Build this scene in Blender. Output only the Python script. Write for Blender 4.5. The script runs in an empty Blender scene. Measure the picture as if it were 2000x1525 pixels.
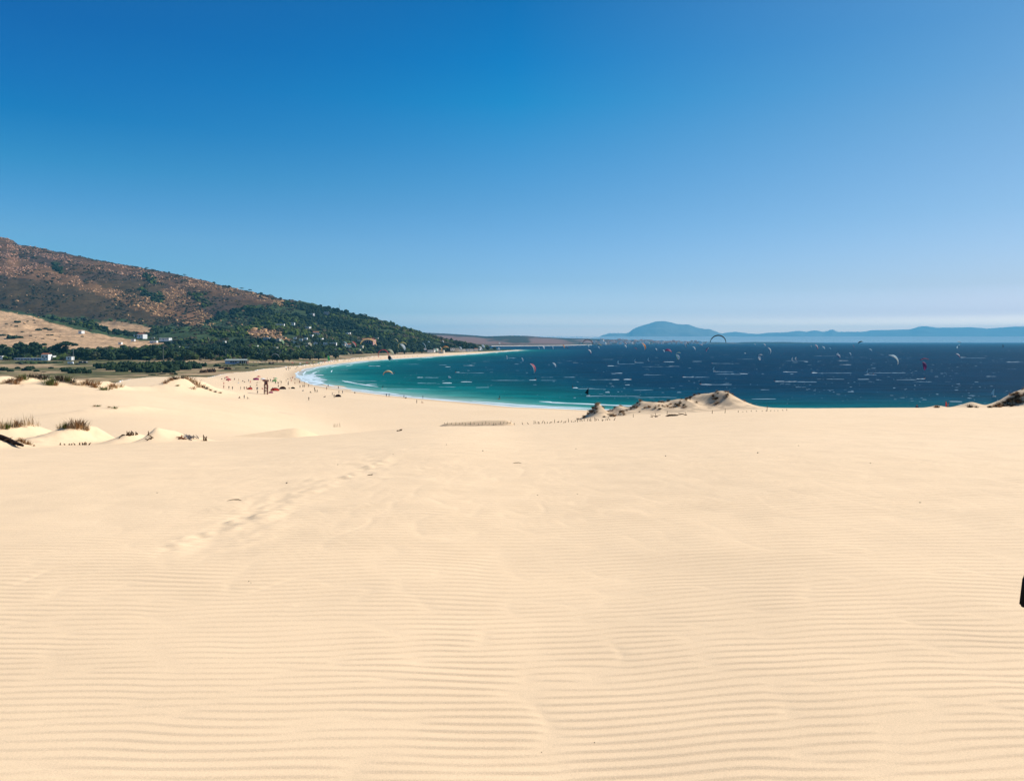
import bpy, math, random
import numpy as np
R = math.radians
S = bpy.context.scene
COL = S.collection

# ------------------------------------------------------------------ camera
F, EY, CZ = 1444.0, 667.0, 30.0          # focal length and eye level in photo pixels, camera height above the sea
cam = bpy.data.cameras.new('camera')
cam.sensor_width = 36.0
cam.lens = 36.0 * F / 2000.0
cam.shift_y = -(762.5 - EY) / 2000.0
cam.clip_start = 0.05
cam.clip_end = 200000.0
cam_o = bpy.data.objects.new('camera', cam)
COL.objects.link(cam_o)
cam_o.location = (0, 0, CZ)
cam_o.rotation_euler = (R(90), 0, 0)
S.camera = cam_o

# ------------------------------------------------------------------ sky and sun
SUN_EL, SUN_AZ = 40.0, 62.0               # azimuth to the right of the view direction (+Y)
w = bpy.data.worlds.new('World')
S.world = w
w.use_nodes = True
nt = w.node_tree
nt.nodes.clear()
sky = nt.nodes.new('ShaderNodeTexSky')
sky.sky_type = 'NISHITA'
sky.sun_disc = False
sky.sun_elevation = R(SUN_EL)
sky.sun_rotation = R(SUN_AZ)
sky.altitude = 0
sky.air_density = 1.0
sky.dust_density = 0.3
sky.ozone_density = 2.6
# the clear air of that day: tint of the sky by height above the horizon and by side (left, ahead, right)
SKY_GRADE = {
    -0.57: [(0, (0.4241, 0.7622, 0.9971)), (0.1256, (0.4241, 0.7622, 0.9971)), (0.1615, (0.2761, 0.698, 0.9809)), (0.2048, (0.1172, 0.6422, 0.9199)), (0.2573, (0.0, 0.5239, 0.892)), (0.2978, (0.0, 0.471, 0.8971)), (0.3532, (0.0, 0.4149, 0.8649)), (1.0, (0.35, 0.632, 0.932))],
    0.0: [(0, (2.4589, 1.9488, 1.9608)), (0.0173, (2.4589, 1.9488, 1.9608)), (0.0394, (1.0189, 1.0468, 1.3185)), (0.0808, (0.6323, 0.78, 1.0103)), (0.1818, (0.3528, 0.6904, 0.9038)), (0.3077, (0.0329, 0.6388, 0.9063)), (0.3542, (0.0001, 0.5587, 0.8892)), (0.4167, (0.0, 0.4742, 0.817)), (1.0, (0.35, 0.662, 0.908))],
    0.57: [(0, (2.9, 2.3105, 2.2765)), (0.0212, (2.9, 2.3105, 2.2765)), (0.0326, (1.2123, 1.0091, 1.2847)), (0.0668, (0.7903, 0.7299, 0.8612)), (0.151, (0.5859, 0.69, 0.788)), (0.2581, (0.4536, 0.6691, 0.757)), (0.2987, (0.3865, 0.6467, 0.7644)), (0.3542, (0.3283, 0.619, 0.7583)), (1.0, (0.514, 0.734, 0.879))],
}
tc = nt.nodes.new('ShaderNodeTexCoord')
sep = nt.nodes.new('ShaderNodeSeparateXYZ')
nt.links.new(tc.outputs['Generated'], sep.inputs[0])
elr = nt.nodes.new('ShaderNodeMath'); elr.operation = 'MAXIMUM'; elr.inputs[1].default_value = 0.0
nt.links.new(sep.outputs['Z'], elr.inputs[0])
ramps = []
for k_ in (-.57, 0.0, .57):
    r_ = nt.nodes.new('ShaderNodeValToRGB')
    pts_ = SKY_GRADE[k_]
    while len(r_.color_ramp.elements) < len(pts_):
        r_.color_ramp.elements.new(.5)
    for e_, (p_, c_) in zip(r_.color_ramp.elements, pts_):
        e_.position = p_
    for e_, (p_, c_) in zip(r_.color_ramp.elements, pts_):
        e_.color = (c_[0] / 3, c_[1] / 3, c_[2] / 3, 1)
    nt.links.new(elr.outputs[0], r_.inputs[0])
    ramps.append(r_)
def _mapr(a0, a1):
    m_ = nt.nodes.new('ShaderNodeMapRange')
    m_.inputs['From Min'].default_value = a0; m_.inputs['From Max'].default_value = a1
    nt.links.new(sep.outputs['X'], m_.inputs['Value'])
    return m_
mxa = nt.nodes.new('ShaderNodeMix'); mxa.data_type = 'RGBA'
mxb = nt.nodes.new('ShaderNodeMix'); mxb.data_type = 'RGBA'
nt.links.new(_mapr(-.55, 0).outputs[0], mxa.inputs[0]); nt.links.new(ramps[0].outputs[0], mxa.inputs[6]); nt.links.new(ramps[1].outputs[0], mxa.inputs[7])
nt.links.new(_mapr(0, .55).outputs[0], mxb.inputs[0]); nt.links.new(mxa.outputs[2], mxb.inputs[6]); nt.links.new(ramps[2].outputs[0], mxb.inputs[7])
gm = nt.nodes.new('ShaderNodeMix'); gm.data_type = 'RGBA'; gm.blend_type = 'MULTIPLY'; gm.inputs[0].default_value = 1.0
nt.links.new(sky.outputs[0], gm.inputs[6]); nt.links.new(mxb.outputs[2], gm.inputs[7])
bg = nt.nodes.new('ShaderNodeBackground')
bg.inputs['Strength'].default_value = 0.095 * 3
out = nt.nodes.new('ShaderNodeOutputWorld')
nt.links.new(gm.outputs[2], bg.inputs['Color'])
nt.links.new(bg.outputs[0], out.inputs['Surface'])
sun = bpy.data.lights.new('sun', 'SUN')
sun.energy = 4.8
sun.angle = R(0.53)
sun.color = (1.0, 0.955, 0.88)
sun_o = bpy.data.objects.new('sun', sun)
COL.objects.link(sun_o)
sun_o.location = (300, 150, 500)
sun_o.rotation_euler = (R(90 - SUN_EL), 0, -R(SUN_AZ) + math.pi)
# aim: local -Z must point away from the sun
from mathutils import Vector
sd = Vector((math.cos(R(SUN_EL)) * math.sin(R(SUN_AZ)), math.cos(R(SUN_EL)) * math.cos(R(SUN_AZ)), math.sin(R(SUN_EL))))
sun_o.rotation_euler = sd.to_track_quat('Z', 'Y').to_euler()

S.view_settings.view_transform = 'Standard'
S.view_settings.look = 'None'
S.view_settings.exposure = 0.36
S.view_settings.gamma = 1.0
S.cycles.use_denoising = True
S.cycles.volume_step_rate = 4.0
S.cycles.max_bounces = 6

# ------------------------------------------------------------------ small helpers
rng = np.random.default_rng(7)
random.seed(7)

def W(u, y, d):
    """photo pixel (u, y) at depth d metres -> point in the place"""
    return np.array([d * (u - 1000.0) / F, d, CZ - (y - EY) * d / F])

def mat(name, color=(.5, .5, .5), rough=.8, spec=.3):
    m = bpy.data.materials.new(name)
    m.use_nodes = True
    b = m.node_tree.nodes['Principled BSDF']
    b.inputs['Base Color'].default_value = (*color, 1)
    b.inputs['Roughness'].default_value = rough
    b.inputs['Specular IOR Level'].default_value = spec
    return m

def N(m, kind, **kw):
    n = m.node_tree.nodes.new(kind)
    for k, v in kw.items():
        if k.startswith('i_'):
            n.inputs[k[2:].replace('_', ' ')].default_value = v
        else:
            setattr(n, k, v)
    return n

def L(m, a, b):
    m.node_tree.links.new(a, b)

def varied(m, scale, amount, detail=3.0, coord='Object'):
    """break the base colour up with a noise of the given scale"""
    b = m.node_tree.nodes['Principled BSDF']
    c = tuple(b.inputs['Base Color'].default_value)
    tc = N(m, 'ShaderNodeTexCoord')
    no = N(m, 'ShaderNodeTexNoise', i_Scale=scale, i_Detail=detail)
    mr = N(m, 'ShaderNodeMapRange')
    mr.inputs['From Min'].default_value = .3
    mr.inputs['From Max'].default_value = .7
    mr.inputs['To Min'].default_value = 1 - amount
    mr.inputs['To Max'].default_value = 1 + amount
    mx = N(m, 'ShaderNodeMix', data_type='RGBA', blend_type='MULTIPLY')
    mx.inputs[0].default_value = 1.0
    mx.inputs[6].default_value = c
    L(m, tc.outputs[coord], no.inputs['Vector'])
    L(m, no.outputs['Fac'], mr.inputs['Value'])
    L(m, mr.outputs[0], mx.inputs[7])
    L(m, mx.outputs[2], b.inputs['Base Color'])
    return m

def mesh_np(name, v, f, m, attrs=None, smooth=True, parent=None, link=True):
    """v: n x 3, f: list of face index arrays (k x 3 or k x 4)"""
    me = bpy.data.meshes.new(name)
    fs = f if isinstance(f, (list, tuple)) else [f]
    fs = [np.asarray(a, dtype=np.int32) for a in fs if len(a)]
    nl = sum(a.size for a in fs)
    nf = sum(len(a) for a in fs)
    me.vertices.add(len(v))
    me.vertices.foreach_set('co', np.asarray(v, dtype=np.float32).ravel())
    me.loops.add(nl)
    me.loops.foreach_set('vertex_index', np.concatenate([a.ravel() for a in fs]))
    me.polygons.add(nf)
    st = []
    o = 0
    for a in fs:
        st.append(o + np.arange(len(a), dtype=np.int32) * a.shape[1])
        o += a.size
    me.polygons.foreach_set('loop_start', np.concatenate(st))
    me.polygons.foreach_set('use_smooth', np.full(nf, smooth))
    for k, c in (attrs or {}).items():
        at = me.attributes.new(k, 'FLOAT_COLOR', 'POINT')
        at.data.foreach_set('color', np.asarray(c, dtype=np.float32).ravel())
    me.update(calc_edges=True)
    me.validate()
    if isinstance(m, (list, tuple)):
        for q in m:
            me.materials.append(q)
    elif m:
        me.materials.append(m)
    ob = bpy.data.objects.new(name, me)
    if link:
        COL.objects.link(ob)
    if parent:
        ob.parent = parent
    return ob

def tag(o, label=None, cat=None, group=None, kind=None):
    if label: o['label'] = label
    if cat: o['category'] = cat
    if group: o['group'] = group
    if kind: o['kind'] = kind
    return o

def empty(name, loc=(0, 0, 0), rz=0.0):
    o = bpy.data.objects.new(name, None)
    o.empty_display_size = .3
    COL.objects.link(o)
    o.location = loc
    o.rotation_euler = (0, 0, rz)
    return o

# value noise on numpy arrays
_perm = rng.random((256, 256)).astype(np.float32)
def vnoise(x, y):
    xi = np.floor(x).astype(np.int64); yi = np.floor(y).astype(np.int64)
    fx = x - xi; fy = y - yi
    fx = fx * fx * (3 - 2 * fx); fy = fy * fy * (3 - 2 * fy)
    a = _perm[xi & 255, yi & 255]; b = _perm[(xi + 1) & 255, yi & 255]
    c = _perm[xi & 255, (yi + 1) & 255]; d = _perm[(xi + 1) & 255, (yi + 1) & 255]
    return (a * (1 - fx) + b * fx) * (1 - fy) + (c * (1 - fx) + d * fx) * fy
def fbm(x, y, o=4):
    s = 0; a = .5
    for k in range(o):
        s = s + a * vnoise(x * 2 ** k + 17.3 * k, y * 2 ** k + 9.1 * k)
        a *= .5
    return s / (1 - .5 ** o)          # 0..1
def sm(x, a, b):
    t = np.clip((x - a) / (b - a), 0, 1)
    return t * t * (3 - 2 * t)
def interp(u, pts):
    p = np.array(pts, dtype=float)
    return np.interp(u, p[:, 0], p[:, 1])

# ------------------------------------------------------------------ the coast line (photo pixels of the water's edge, at z = 0)
COAST = [(6000, 830), (3500, 820), (2600, 815), (2000, 812), (1500, 811), (1300, 808), (1160, 803.5), (1100, 800), (1000, 795.5),
         (900, 786), (800, 777), (760, 773), (700, 766), (650, 759.5), (610, 752), (588, 744), (579, 737), (578, 731), (584, 726), (600, 719.5), (640, 713),
         (700, 706), (760, 701.5), (820, 698), (880, 694), (930, 690.5), (980, 686.8), (1008, 685), (1022, 684.3), (1012, 683.4), (980, 682.8), (900, 682), (500, 682)]
CW = np.array([W(u, y, CZ * F / (y - EY))[:2] for u, y in COAST])

def coast_sd(x, y):
    """distance to the shore, positive on land"""
    shp = x.shape
    x = x.ravel(); y = y.ravel()
    best = np.full(x.shape, 1e12)
    for (ax, ay), (bx, by) in zip(CW[:-1], CW[1:]):
        dx, dy = bx - ax, by - ay
        t = np.clip(((x - ax) * dx + (y - ay) * dy) / (dx * dx + dy * dy), 0, 1)
        q = (x - ax - t * dx) ** 2 + (y - ay - t * dy) ** 2
        best = np.minimum(best, q)
    poly = np.vstack([CW, [[CW[-1][0], 60000], [60000, 60000], [60000, CW[0][1]]]])
    inside = np.zeros(x.shape, bool)
    j = len(poly) - 1
    for i in range(len(poly)):
        xi, yi = poly[i]; xj, yj = poly[j]
        if yi != yj:
            c = ((yi > y) != (yj > y)) & (x < (xj - xi) * (y - yi) / (yj - yi) + xi)
            inside ^= c
        j = i
    d = np.sqrt(best)
    return np.where(inside, -d, d).reshape(shp)

# ------------------------------------------------------------------ height of the ground
CRY = [(-900, 886), (0, 880), (200, 873), (400, 867), (500, 861), (600, 853), (700, 846), (780, 838), (840, 832.5), (920, 831.5), (1000, 833), (1045, 828), (1100, 822), (1200, 814), (1300, 808), (1420, 801), (1500, 797), (2000, 796), (3600, 800)]
CRD = [(-900, 34), (0, 36), (400, 42), (600, 50), (800, 62), (950, 72), (1100, 105), (1200, 118), (1480, 118), (1560, 108), (2000, 108), (3600, 90)]
def _smooth_tab(pts, sig=38):
    xs = np.arange(-1500, 4200, 4.0)
    v = interp(xs, pts)
    k = np.exp(-.5 * (np.arange(-90, 91) * 4.0 / sig) ** 2); k /= k.sum()
    v = np.convolve(np.pad(v, 90, mode='edge'), k, mode='valid')
    return list(zip(xs, v))
CRYW = _smooth_tab(_smooth_tab(CRY, 70), 130); CRDW = _smooth_tab(_smooth_tab(CRD, 70), 130)
CRY = _smooth_tab(CRY); CRD = _smooth_tab(CRD)
D2D = np.log(np.array([45, 60, 90, 130, 180, 230, 280, 330, 420, 550.]))
D2U = [-900, 0, 200, 300, 360, 450, 520, 600, 700, 850, 5000]
D2Z = []
for k, row in enumerate([[885, 872, 845, 812, 780, 757, 744, 756, 752, 735],
            [885, 872, 845, 812, 780, 757, 744, 756, 752, 735],
            [880, 868, 842, 812, 783, 765, 757, 760, 750, 735],
            [875, 866, 842, 815, 792, 778, 768, 760, 750, 733],
            [873, 864, 845, 822, 802, 788, 776, 766, 750, 735],
            [870, 862, 850, 832, 812, 797, 785, 773, 757, 740],
            [868, 860, 852, 844, 827, 809, 795, 783, 766, 750]]):
    D2Z.append([CZ - (y - EY - 0) * d / F for y, d in zip(row, np.exp(D2D))])
D2Z.append([24, 22, 18.2, 13.2, 8.2, 5.0, 3.0, 2, 1, 0])
D2Z.append([24, 22, 18, 10.5, 6, 3.3, 2.5, 1, 0, 0])
D2Z.append([22, 20, 15, 9, 5, 3, 2, 0, -1, -2])
D2Z.append([22, 20, 14, 8, 4, 2, 0, -2, -3, -4])
D2Z = np.array(D2Z)

def table(u, ld):
    return sum(wt * _table(u + o, ld) for o, wt in ((-70, .16), (-35, .22), (0, .24), (35, .22), (70, .16)))

def _table(u, ld):
    ui = np.clip(np.searchsorted(D2U, u) - 1, 0, len(D2U) - 2)
    U = np.array(D2U, dtype=float)
    tu = np.clip((u - U[ui]) / (U[ui + 1] - U[ui]), 0, 1)
    di = np.clip(np.searchsorted(D2D, ld) - 1, 0, len(D2D) - 2)
    td = np.clip((ld - D2D[di]) / (D2D[di + 1] - D2D[di]), 0, 1)
    # catmull-rom along the depth, linear across
    def col(k):
        p0 = D2Z[k, np.clip(di - 1, 0, len(D2D) - 1)]; p1 = D2Z[k, di]; p2 = D2Z[k, di + 1]; p3 = D2Z[k, np.clip(di + 2, 0, len(D2D) - 1)]
        return .5 * (2 * p1 + (p2 - p0) * td + (2 * p0 - 5 * p1 + 4 * p2 - p3) * td ** 2 + (3 * p1 - p0 - 3 * p2 + p3) * td ** 3)
    return col(ui) * (1 - tu) + col(ui + 1) * tu

# mounds: u of the top, depth, top height in metres, left half-width px, right half-width px, front and back reach in metres
MOUNDS = [
    # little hummocks behind the first crest, left
    (150, 60, 1.5, 75, 52, 3.5, 3.5), (40, 63, 1.45, 60, 70, 4, 4), (-90, 60, 1.6, 90, 80, 4, 4), (-10, 50, .55, 60, 55, 2.5, 3),
    (313, 57, 1.12, 30, 46, 2.2, 2.5), (262, 59, .75, 45, 30, 2.2, 2.5), (385, 58, .3, 30, 30, 2, 2),
    # crest of the second dune, left
    (62, 262, 3.2, 26, 24, 9, 10), (118, 266, 2.6, 24, 24, 9, 10), (10, 270, 2.2, 28, 26, 10, 10), (-60, 275, 2.2, 50, 40, 14, 12),
    (172, 274, 1.9, 24, 26, 9, 10), (214, 280, 2.3, 20, 24, 9, 10), (-200, 275, 3, 80, 70, 14, 12),
    (352, 330, 6.0, 32, 62, 20, 24), (225, 150, .9, 40, 60, 14, 14),
    # hummocks by the sea, right of the middle
    (1167, 106, 1.76, 28, 19, 1.58, 2), (1204, 108, 1.16, 30, 26, 1.58, 2), (1252, 106, 1.47, 45, 53, 1.87, 2.5), (1310, 108, 1.47, 62, 55, 2.16, 2.5), (1343, 105, 1.05, 38, 36, 1.87, 2.2), (1366, 108, 1.05, 38, 41, 1.87, 2.5), (1400, 107, 1.61, 55, 53, 2.3, 3.5), (1425, 106.5, 1.08, 42, 62, 2.16, 3), (1222, 103, 0.49, 38, 60, 1.58, 2), (1290, 103.5, 0.56, 42, 48, 1.58, 2), (2035, 100, 2.43, 72, 130, 2.4, 4), (1990, 100, 0.81, 24, 44, 1.8, 3), (1897, 103, 0.65, 24, 24, 1.2, 2), (2200, 100, 2.35, 120, 150, 2.4, 5),
    (1830, 99, .3, 12, 14, 1.5, 1.5),
]
RIDGE_D = [(-2000, 3200), (0, 2700), (400, 2500), (700, 2350), (850, 2250), (950, 2400), (1040, 2520)]
RIDGE_Y = [(-2000, 300), (-500, 400), (-100, 440), (0, 463), (15, 466), (35, 477), (70, 482), (100, 489), (170, 504), (240, 517), (300, 527), (400, 548), (500, 573), (560, 588), (600, 596), (660, 605),
           (700, 615), (760, 632), (820, 651), (850, 660), (880, 668), (920, 675), (970, 680), (1040, 684)]
FOOT_D = [(-2000, 1150), (0, 1120), (300, 1120), (450, 1150), (560, 1200), (640, 1400), (760, 1720), (900, 2080), (1040, 2480)]
FOOT_Y = [(-2000, 690), (0, 690), (450, 692), (560, 694), (640, 694), (760, 690), (900, 684), (1040, 683)]
MID_Y = [(-2000, 580), (0, 607), (100, 622), (200, 636), (300, 650), (400, 640), (520, 640), (640, 647), (760, 662), (850, 674), (920, 679), (1040, 683.5)]

def ground_z(x, y, fine=True):
    x = np.asarray(x, dtype=float); y = np.asarray(y, dtype=float)
    d = np.maximum(y, .3)
    u = 1000 + F * x / d
    uc = np.clip(u, -900, 3600)
    # first dune
    cy = interp(uc, CRY); cd = interp(uc, CRD)
    fa = sm(d, 6, 34)
    cy = cy * fa + interp(uc, CRYW) * (1 - fa); cd = cd * fa + interp(uc, CRDW) * (1 - fa)
    zc = CZ - (cy - EY) * cd / F
    z0 = 28.42
    m1 = -(cy - EY) / F
    a = CZ + m1 * d - 1.48 * (1 - np.clip(d / cd, 0, 1)) ** 2
    e = np.maximum(d - cd, 0)
    kk = interp(uc, [(-900, .0055), (400, .0055), (700, .0065), (1100, .006), (3600, .004)])
    near = np.where(d <= cd, a, zc + m1 * e - kk * e * e)
    near = near + (fbm(x * .09, y * .09, 3) - .5) * .16 * sm(d, 5, 30) + (fbm(x * .7 + 40, y * .7, 3) - .5) * .05 * sm(d, 2, 10)
    # slip face behind the crest in the middle: steep towards the camera
    wv = sm(u, 770, 880) * (1 - sm(u, 985, 1060))
    top = CZ - (interp(u, [(780, 836), (850, 825.5), (950, 822), (1000, 823), (1055, 830)]) - EY) * 90 / F
    fd = 90 + (u - 900) * .018
    face = np.where(d < fd, top - (fd - d) * 1.1, top - (d - fd) * .16 - np.maximum(d - fd - 4, 0) ** 2 * .02)
    face = np.where(wv > .01, face - (1 - wv) * 3.2, -50)
    wv2 = sm(u, 395, 440) * (1 - sm(u, 570, 680))
    top2 = CZ - (interp(u, [(400, 853), (500, 846), (560, 841), (620, 838), (690, 846)]) - EY) * 84 / F
    fd2 = 84 + (u - 500) * .03
    face2 = np.where(d < fd2, top2 - (fd2 - d) * .42, top2 - (d - fd2) * .15 - np.maximum(d - fd2 - 6, 0) ** 2 * .006)
    face = np.maximum(face, np.where(wv2 > .01, face2 - (1 - wv2) * 2.5, -50))
    # second dune and its slopes
    second = table(uc, np.log(np.clip(d, 45, 550)))
    second = np.where(d > 550, -20, second)
    second = second + (fbm(x * .03, y * .03 + 5, 3) - .5) * 1.2 * sm(d, 60, 140) * (1 - sm(u, 420, 640))
    second = np.where(d < 45, -50, second)
    # gentle slip face at (410..620, 835..860)
    sd_ = coast_sd(x, y) if (d.max() > 55) else np.full(x.shape, 500.)
    land = np.where(sd_ > 0, np.minimum(sd_ * .05, 1.6 + .006 * sd_), np.maximum(sd_ * .03, -12))
    land = np.minimum(land, 6 + (fbm(x * .01, y * .01, 3) - .5) * 1.5)
    # a low grassy bank behind the beach
    land = land + sm(sd_, 105, 150) * sm(u, 380, 470) * sm(d, 600, 760) * (1.2 + 1.5 * fbm(x * .03, y * .01, 3))
    z = np.maximum(np.maximum(near, face), second)
    k = .8
    z = np.where(d > 50, np.maximum(z, land) + k * np.exp(-np.abs(z - land) / k) * .35 * (sd_ > 0), z)
    # the hill
    fD = interp(uc, FOOT_D); rD = interp(uc, RIDGE_D)
    fz = CZ - (interp(uc, FOOT_Y) - EY) * fD / F
    rz = CZ - (interp(uc, RIDGE_Y) - EY) * rD / F
    md = fD + (rD - fD) * interp(uc, [(0, .5), (300, .45), (700, .5), (1040, .5)])
    mz = CZ - (interp(uc, MID_Y) - EY) * md / F
    t1 = np.clip((d - fD) / (md - fD), 0, 1); t2 = np.clip((d - md) / (rD - md), 0, 1)
    hz = fz + (mz - fz) * t1 + (rz - mz) * (1 - (1 - t2) ** 1.25)
    hz = np.where(d > rD, rz - (d - rD) * .25 - 0 * d, hz)
    rel = sm(d, fD, fD + 500) * sm(uc, 1040, 700)
    hz = hz + (fbm(x * .0042 + 3, y * .0026 + 1, 5) - .5) * 56 * rel * np.where(d > rD, 1, sm(rD - d, 0, 420) * .92 + .08)
    hz = hz + (fbm(x * .035 + 3, y * .03 + 1, 4) - .5) * 9 * rel
    ok = (d > fD - 260) & (uc < 1045)
    up = land + (hz - land) * sm(d, fD - 260, fD)
    z = np.where(ok & (sd_ > 20), z + (np.maximum(up, land) - z) * sm(sd_, 20, 120) * sm(uc, 1045, 1000), z)
    # mounds
    for (mu, mdp, mh, wl, wr, fr, bk) in MOUNDS:
        mx_, my_ = mdp * (mu - 1000) / F, mdp
        sel = (np.abs(d - my_) < 3.2 * max(fr, bk)) & (np.abs(u - mu) < 3.2 * max(wl, wr))
        if not sel.any():
            continue
        xs, ys = x[sel], y[sel]
        dx = (xs - mx_) * F / mdp
        wob = (fbm(xs * (30 / mdp) + mu, ys * (30 / mdp), 3) - .5) * 1.1
        q = np.where(dx < 0, dx / (wl * .62), dx / (wr * .62)) + wob * .55
        p = np.where(ys < my_, (ys - my_) / fr, (ys - my_) / bk) + wob * .5
        rr = np.sqrt(q * q + p * p + .02)
        z[sel] = z[sel] + mh * np.clip(1.16 * np.exp(-rr ** 1.7 * .75) - .0, 0, None) * (1 + .16 * (fbm(xs * 60 / mdp, ys * 60 / mdp, 3) - .5))
    # scuffed sand along the old track
    if fine and d.min() < 30:
        bd = np.exp(-((x + 3.2 + .25 * np.sin(y * .7)) / .55) ** 2) * sm(d, 6.2, 8) * (1 - sm(d, 18, 26))
        z = z + bd * ((fbm(x * 2.6, y * 1.3 + 3, 3) - .5) * .055 + (fbm(x * 6, y * 3, 2) - .5) * .02)
    # a hollow sand track of half-filled footprints
    if fine:
        for (fu, fy_, wpx, dep) in PRINTS:
            dd = PR_D[(fu, fy_)]
            dep *= .14 + .022 * max(0, dd - 7)
            px = dd * (fu - 1000) / F
            sel = (np.abs(y - dd) < 1.2) & (np.abs(x - px) < 1.4)
            if sel.any():
                wx = wpx * dd / F * .5
                ax = (x[sel] - px) / wx; ay = (y[sel] - dd - .12 * ax ** 2 * wx) / (.13 * max(1, dd / 8))
                z[sel] += dep * np.exp(-ax ** 2) * (np.exp(-(ay - .8) ** 2 * 1.5) - 1.0 * np.exp(-(ay + .4) ** 2 * 3))
    return z

PRINTS, PR_D = [], {}
def _solve_depth(u, y, lo=2.0, hi=90.0):
    """first depth at which the ground meets the line of sight through (u, y)"""
    ds = np.exp(np.linspace(math.log(lo), math.log(hi), 1500))
    z = ground_z(ds * (u - 1000) / F, ds, fine=False)
    los = CZ - (y - EY) * ds / F
    hit = np.nonzero(z >= los)[0]
    return float(ds[hit[0]]) if len(hit) else None
for p in [(716, 915, 26, .16), (672, 934, 22, .15), (745, 903, 18, .08), (735, 908, 16, .08), (604, 963, 44, .08), (640, 952, 26, .05), (560, 981, 30, .06), (545, 996, 24, .05), (492, 1012, 24, .12), (447, 1023, 26, .12),
          (398, 1046, 26, .12), (336, 1070, 34, .10), (350, 1055, 16, .05), (690, 908, 46, .04), (830, 917, 22, .05), (800, 928, 40, .03), (740, 935, 30, .04), (610, 940, 50, .04), (880, 960, 60, .03), (700, 990, 60, .03)]:
    dd = _solve_depth(p[0], p[1])
    if dd:
        PRINTS.append(p); PR_D[(p[0], p[1])] = dd

def on_ground(u, y, lo=2.0, hi=3400.0):
    """point of the ground seen at photo pixel (u, y)"""
    dd = _solve_depth(u, y, lo, hi)
    if dd is None:
        dd = hi
    x = dd * (u - 1000) / F
    return np.array([x, dd, float(ground_z(np.array([x]), np.array([dd]), fine=False)[0])])

def at_depth(u, d):
    x = d * (u - 1000) / F
    return np.array([x, d, float(ground_z(np.array([x]), np.array([float(d)]), fine=False)[0])])

# ------------------------------------------------------------------ wind ripples of the near sand
RW = []
for k in range(70):
    lam = 0.1 * math.exp(rng.normal(0, .06))
    th = R(4.5 + rng.normal(0, 4.4))
    kk_ = 2 * math.pi / lam
    RW.append((-math.sin(th) * kk_, math.cos(th) * kk_, rng.uniform(0, 6.283)))
_RD = np.arange(0, 60, .05)
_RG = np.cumsum(np.r_[0, .05 / np.interp(_RD[:-1], [0, 2.7, 5.3, 9.5, 14, 20, 40], [.07, .070, .115, .185, .25, .33, .4])])
def ripples(x, y):
    """height of the sand ripples"""
    # the ripples grow wider with distance from the camera
    g = np.interp(y, _RD, _RG) * .1 + np.minimum(y, 0) / .07 * .1
    g = g + (fbm(x * .9 + 7, y * .9, 3) - .5) * .13 + (fbm(x * 2.6 + 3, y * 2.2, 2) - .5) * .02
    re = np.zeros_like(x); im = np.zeros_like(x)
    for kx, ky, ph in RW:
        a = kx * x + ky * g + ph
        re += np.cos(a); im += np.sin(a)
    amp2 = (re * re + im * im) / len(RW)
    ph = (np.arctan2(im, re) / (2 * math.pi)) % 1.0
    s = np.where(ph < .17, .5 - .5 * np.cos(math.pi * ph / .17), .5 + .5 * np.cos(math.pi * (ph - .17) / .83))
    return s * np.minimum(1.0, amp2 / (amp2 + .12) * 1.1)

# ------------------------------------------------------------------ materials of the ground
def sand_material():
    m = mat('fine_pale_sand', (.66, .50, .335), .92, .15)
    nt = m.node_tree
    b = nt.nodes['Principled BSDF']
    geo = N(m, 'ShaderNodeNewGeometry')
    big = N(m, 'ShaderNodeTexNoise', i_Scale=.06, i_Detail=5.0)
    med = N(m, 'ShaderNodeTexNoise', i_Scale=1.3, i_Detail=4.0)
    gr = N(m, 'ShaderNodeTexNoise', i_Scale=170.0, i_Detail=4.0, i_Roughness=.75)
    for n in (big, med, gr):
        L(m, geo.outputs['Position'], n.inputs['Vector'])
    r1 = N(m, 'ShaderNodeMix', data_type='RGBA')
    r1.inputs[6].default_value = (.74, .53, .325, 1)
    r1.inputs[7].default_value = (.80, .588, .375, 1)
    L(m, big.outputs['Fac'], r1.inputs[0])
    mr = N(m, 'ShaderNodeMapRange')
    for k, v in (('From Min', .3), ('From Max', .7), ('To Min', .955), ('To Max', 1.03)):
        mr.inputs[k].default_value = v
    L(m, med.outputs['Fac'], mr.inputs['Value'])
    mg = N(m, 'ShaderNodeMapRange')
    for k, v in (('From Min', .3), ('From Max', .7), ('To Min', .84), ('To Max', 1.14)):
        mg.inputs[k].default_value = v
    L(m, gr.outputs['Fac'], mg.inputs['Value'])
    mu = N(m, 'ShaderNodeMath', operation='MULTIPLY')
    L(m, mr.outputs[0], mu.inputs[0]); L(m, mg.outputs[0], mu.inputs[1])
    mx = N(m, 'ShaderNodeMix', data_type='RGBA', blend_type='MULTIPLY')
    mx.inputs[0].default_value = 1
    L(m, r1.outputs[2], mx.inputs[6]); L(m, mu.outputs[0], mx.inputs[7])
    # tint attribute: wet sand, scrubby and shade-darkened hummock sand
    at = N(m, 'ShaderNodeAttribute', attribute_name='tint')
    m2 = N(m, 'ShaderNodeMix', data_type='RGBA', blend_type='MULTIPLY')
    m2.inputs[0].default_value = 1
    L(m, mx.outputs[2], m2.inputs[6]); L(m, at.outputs['Color'], m2.inputs[7])
    L(m, m2.outputs[2], b.inputs['Base Color'])
    bp = N(m, 'ShaderNodeBump', i_Strength=.45, i_Distance=.004)
    L(m, gr.outputs['Fac'], bp.inputs['Height'])
    L(m, bp.outputs[0], b.inputs['Normal'])
    return m

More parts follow.
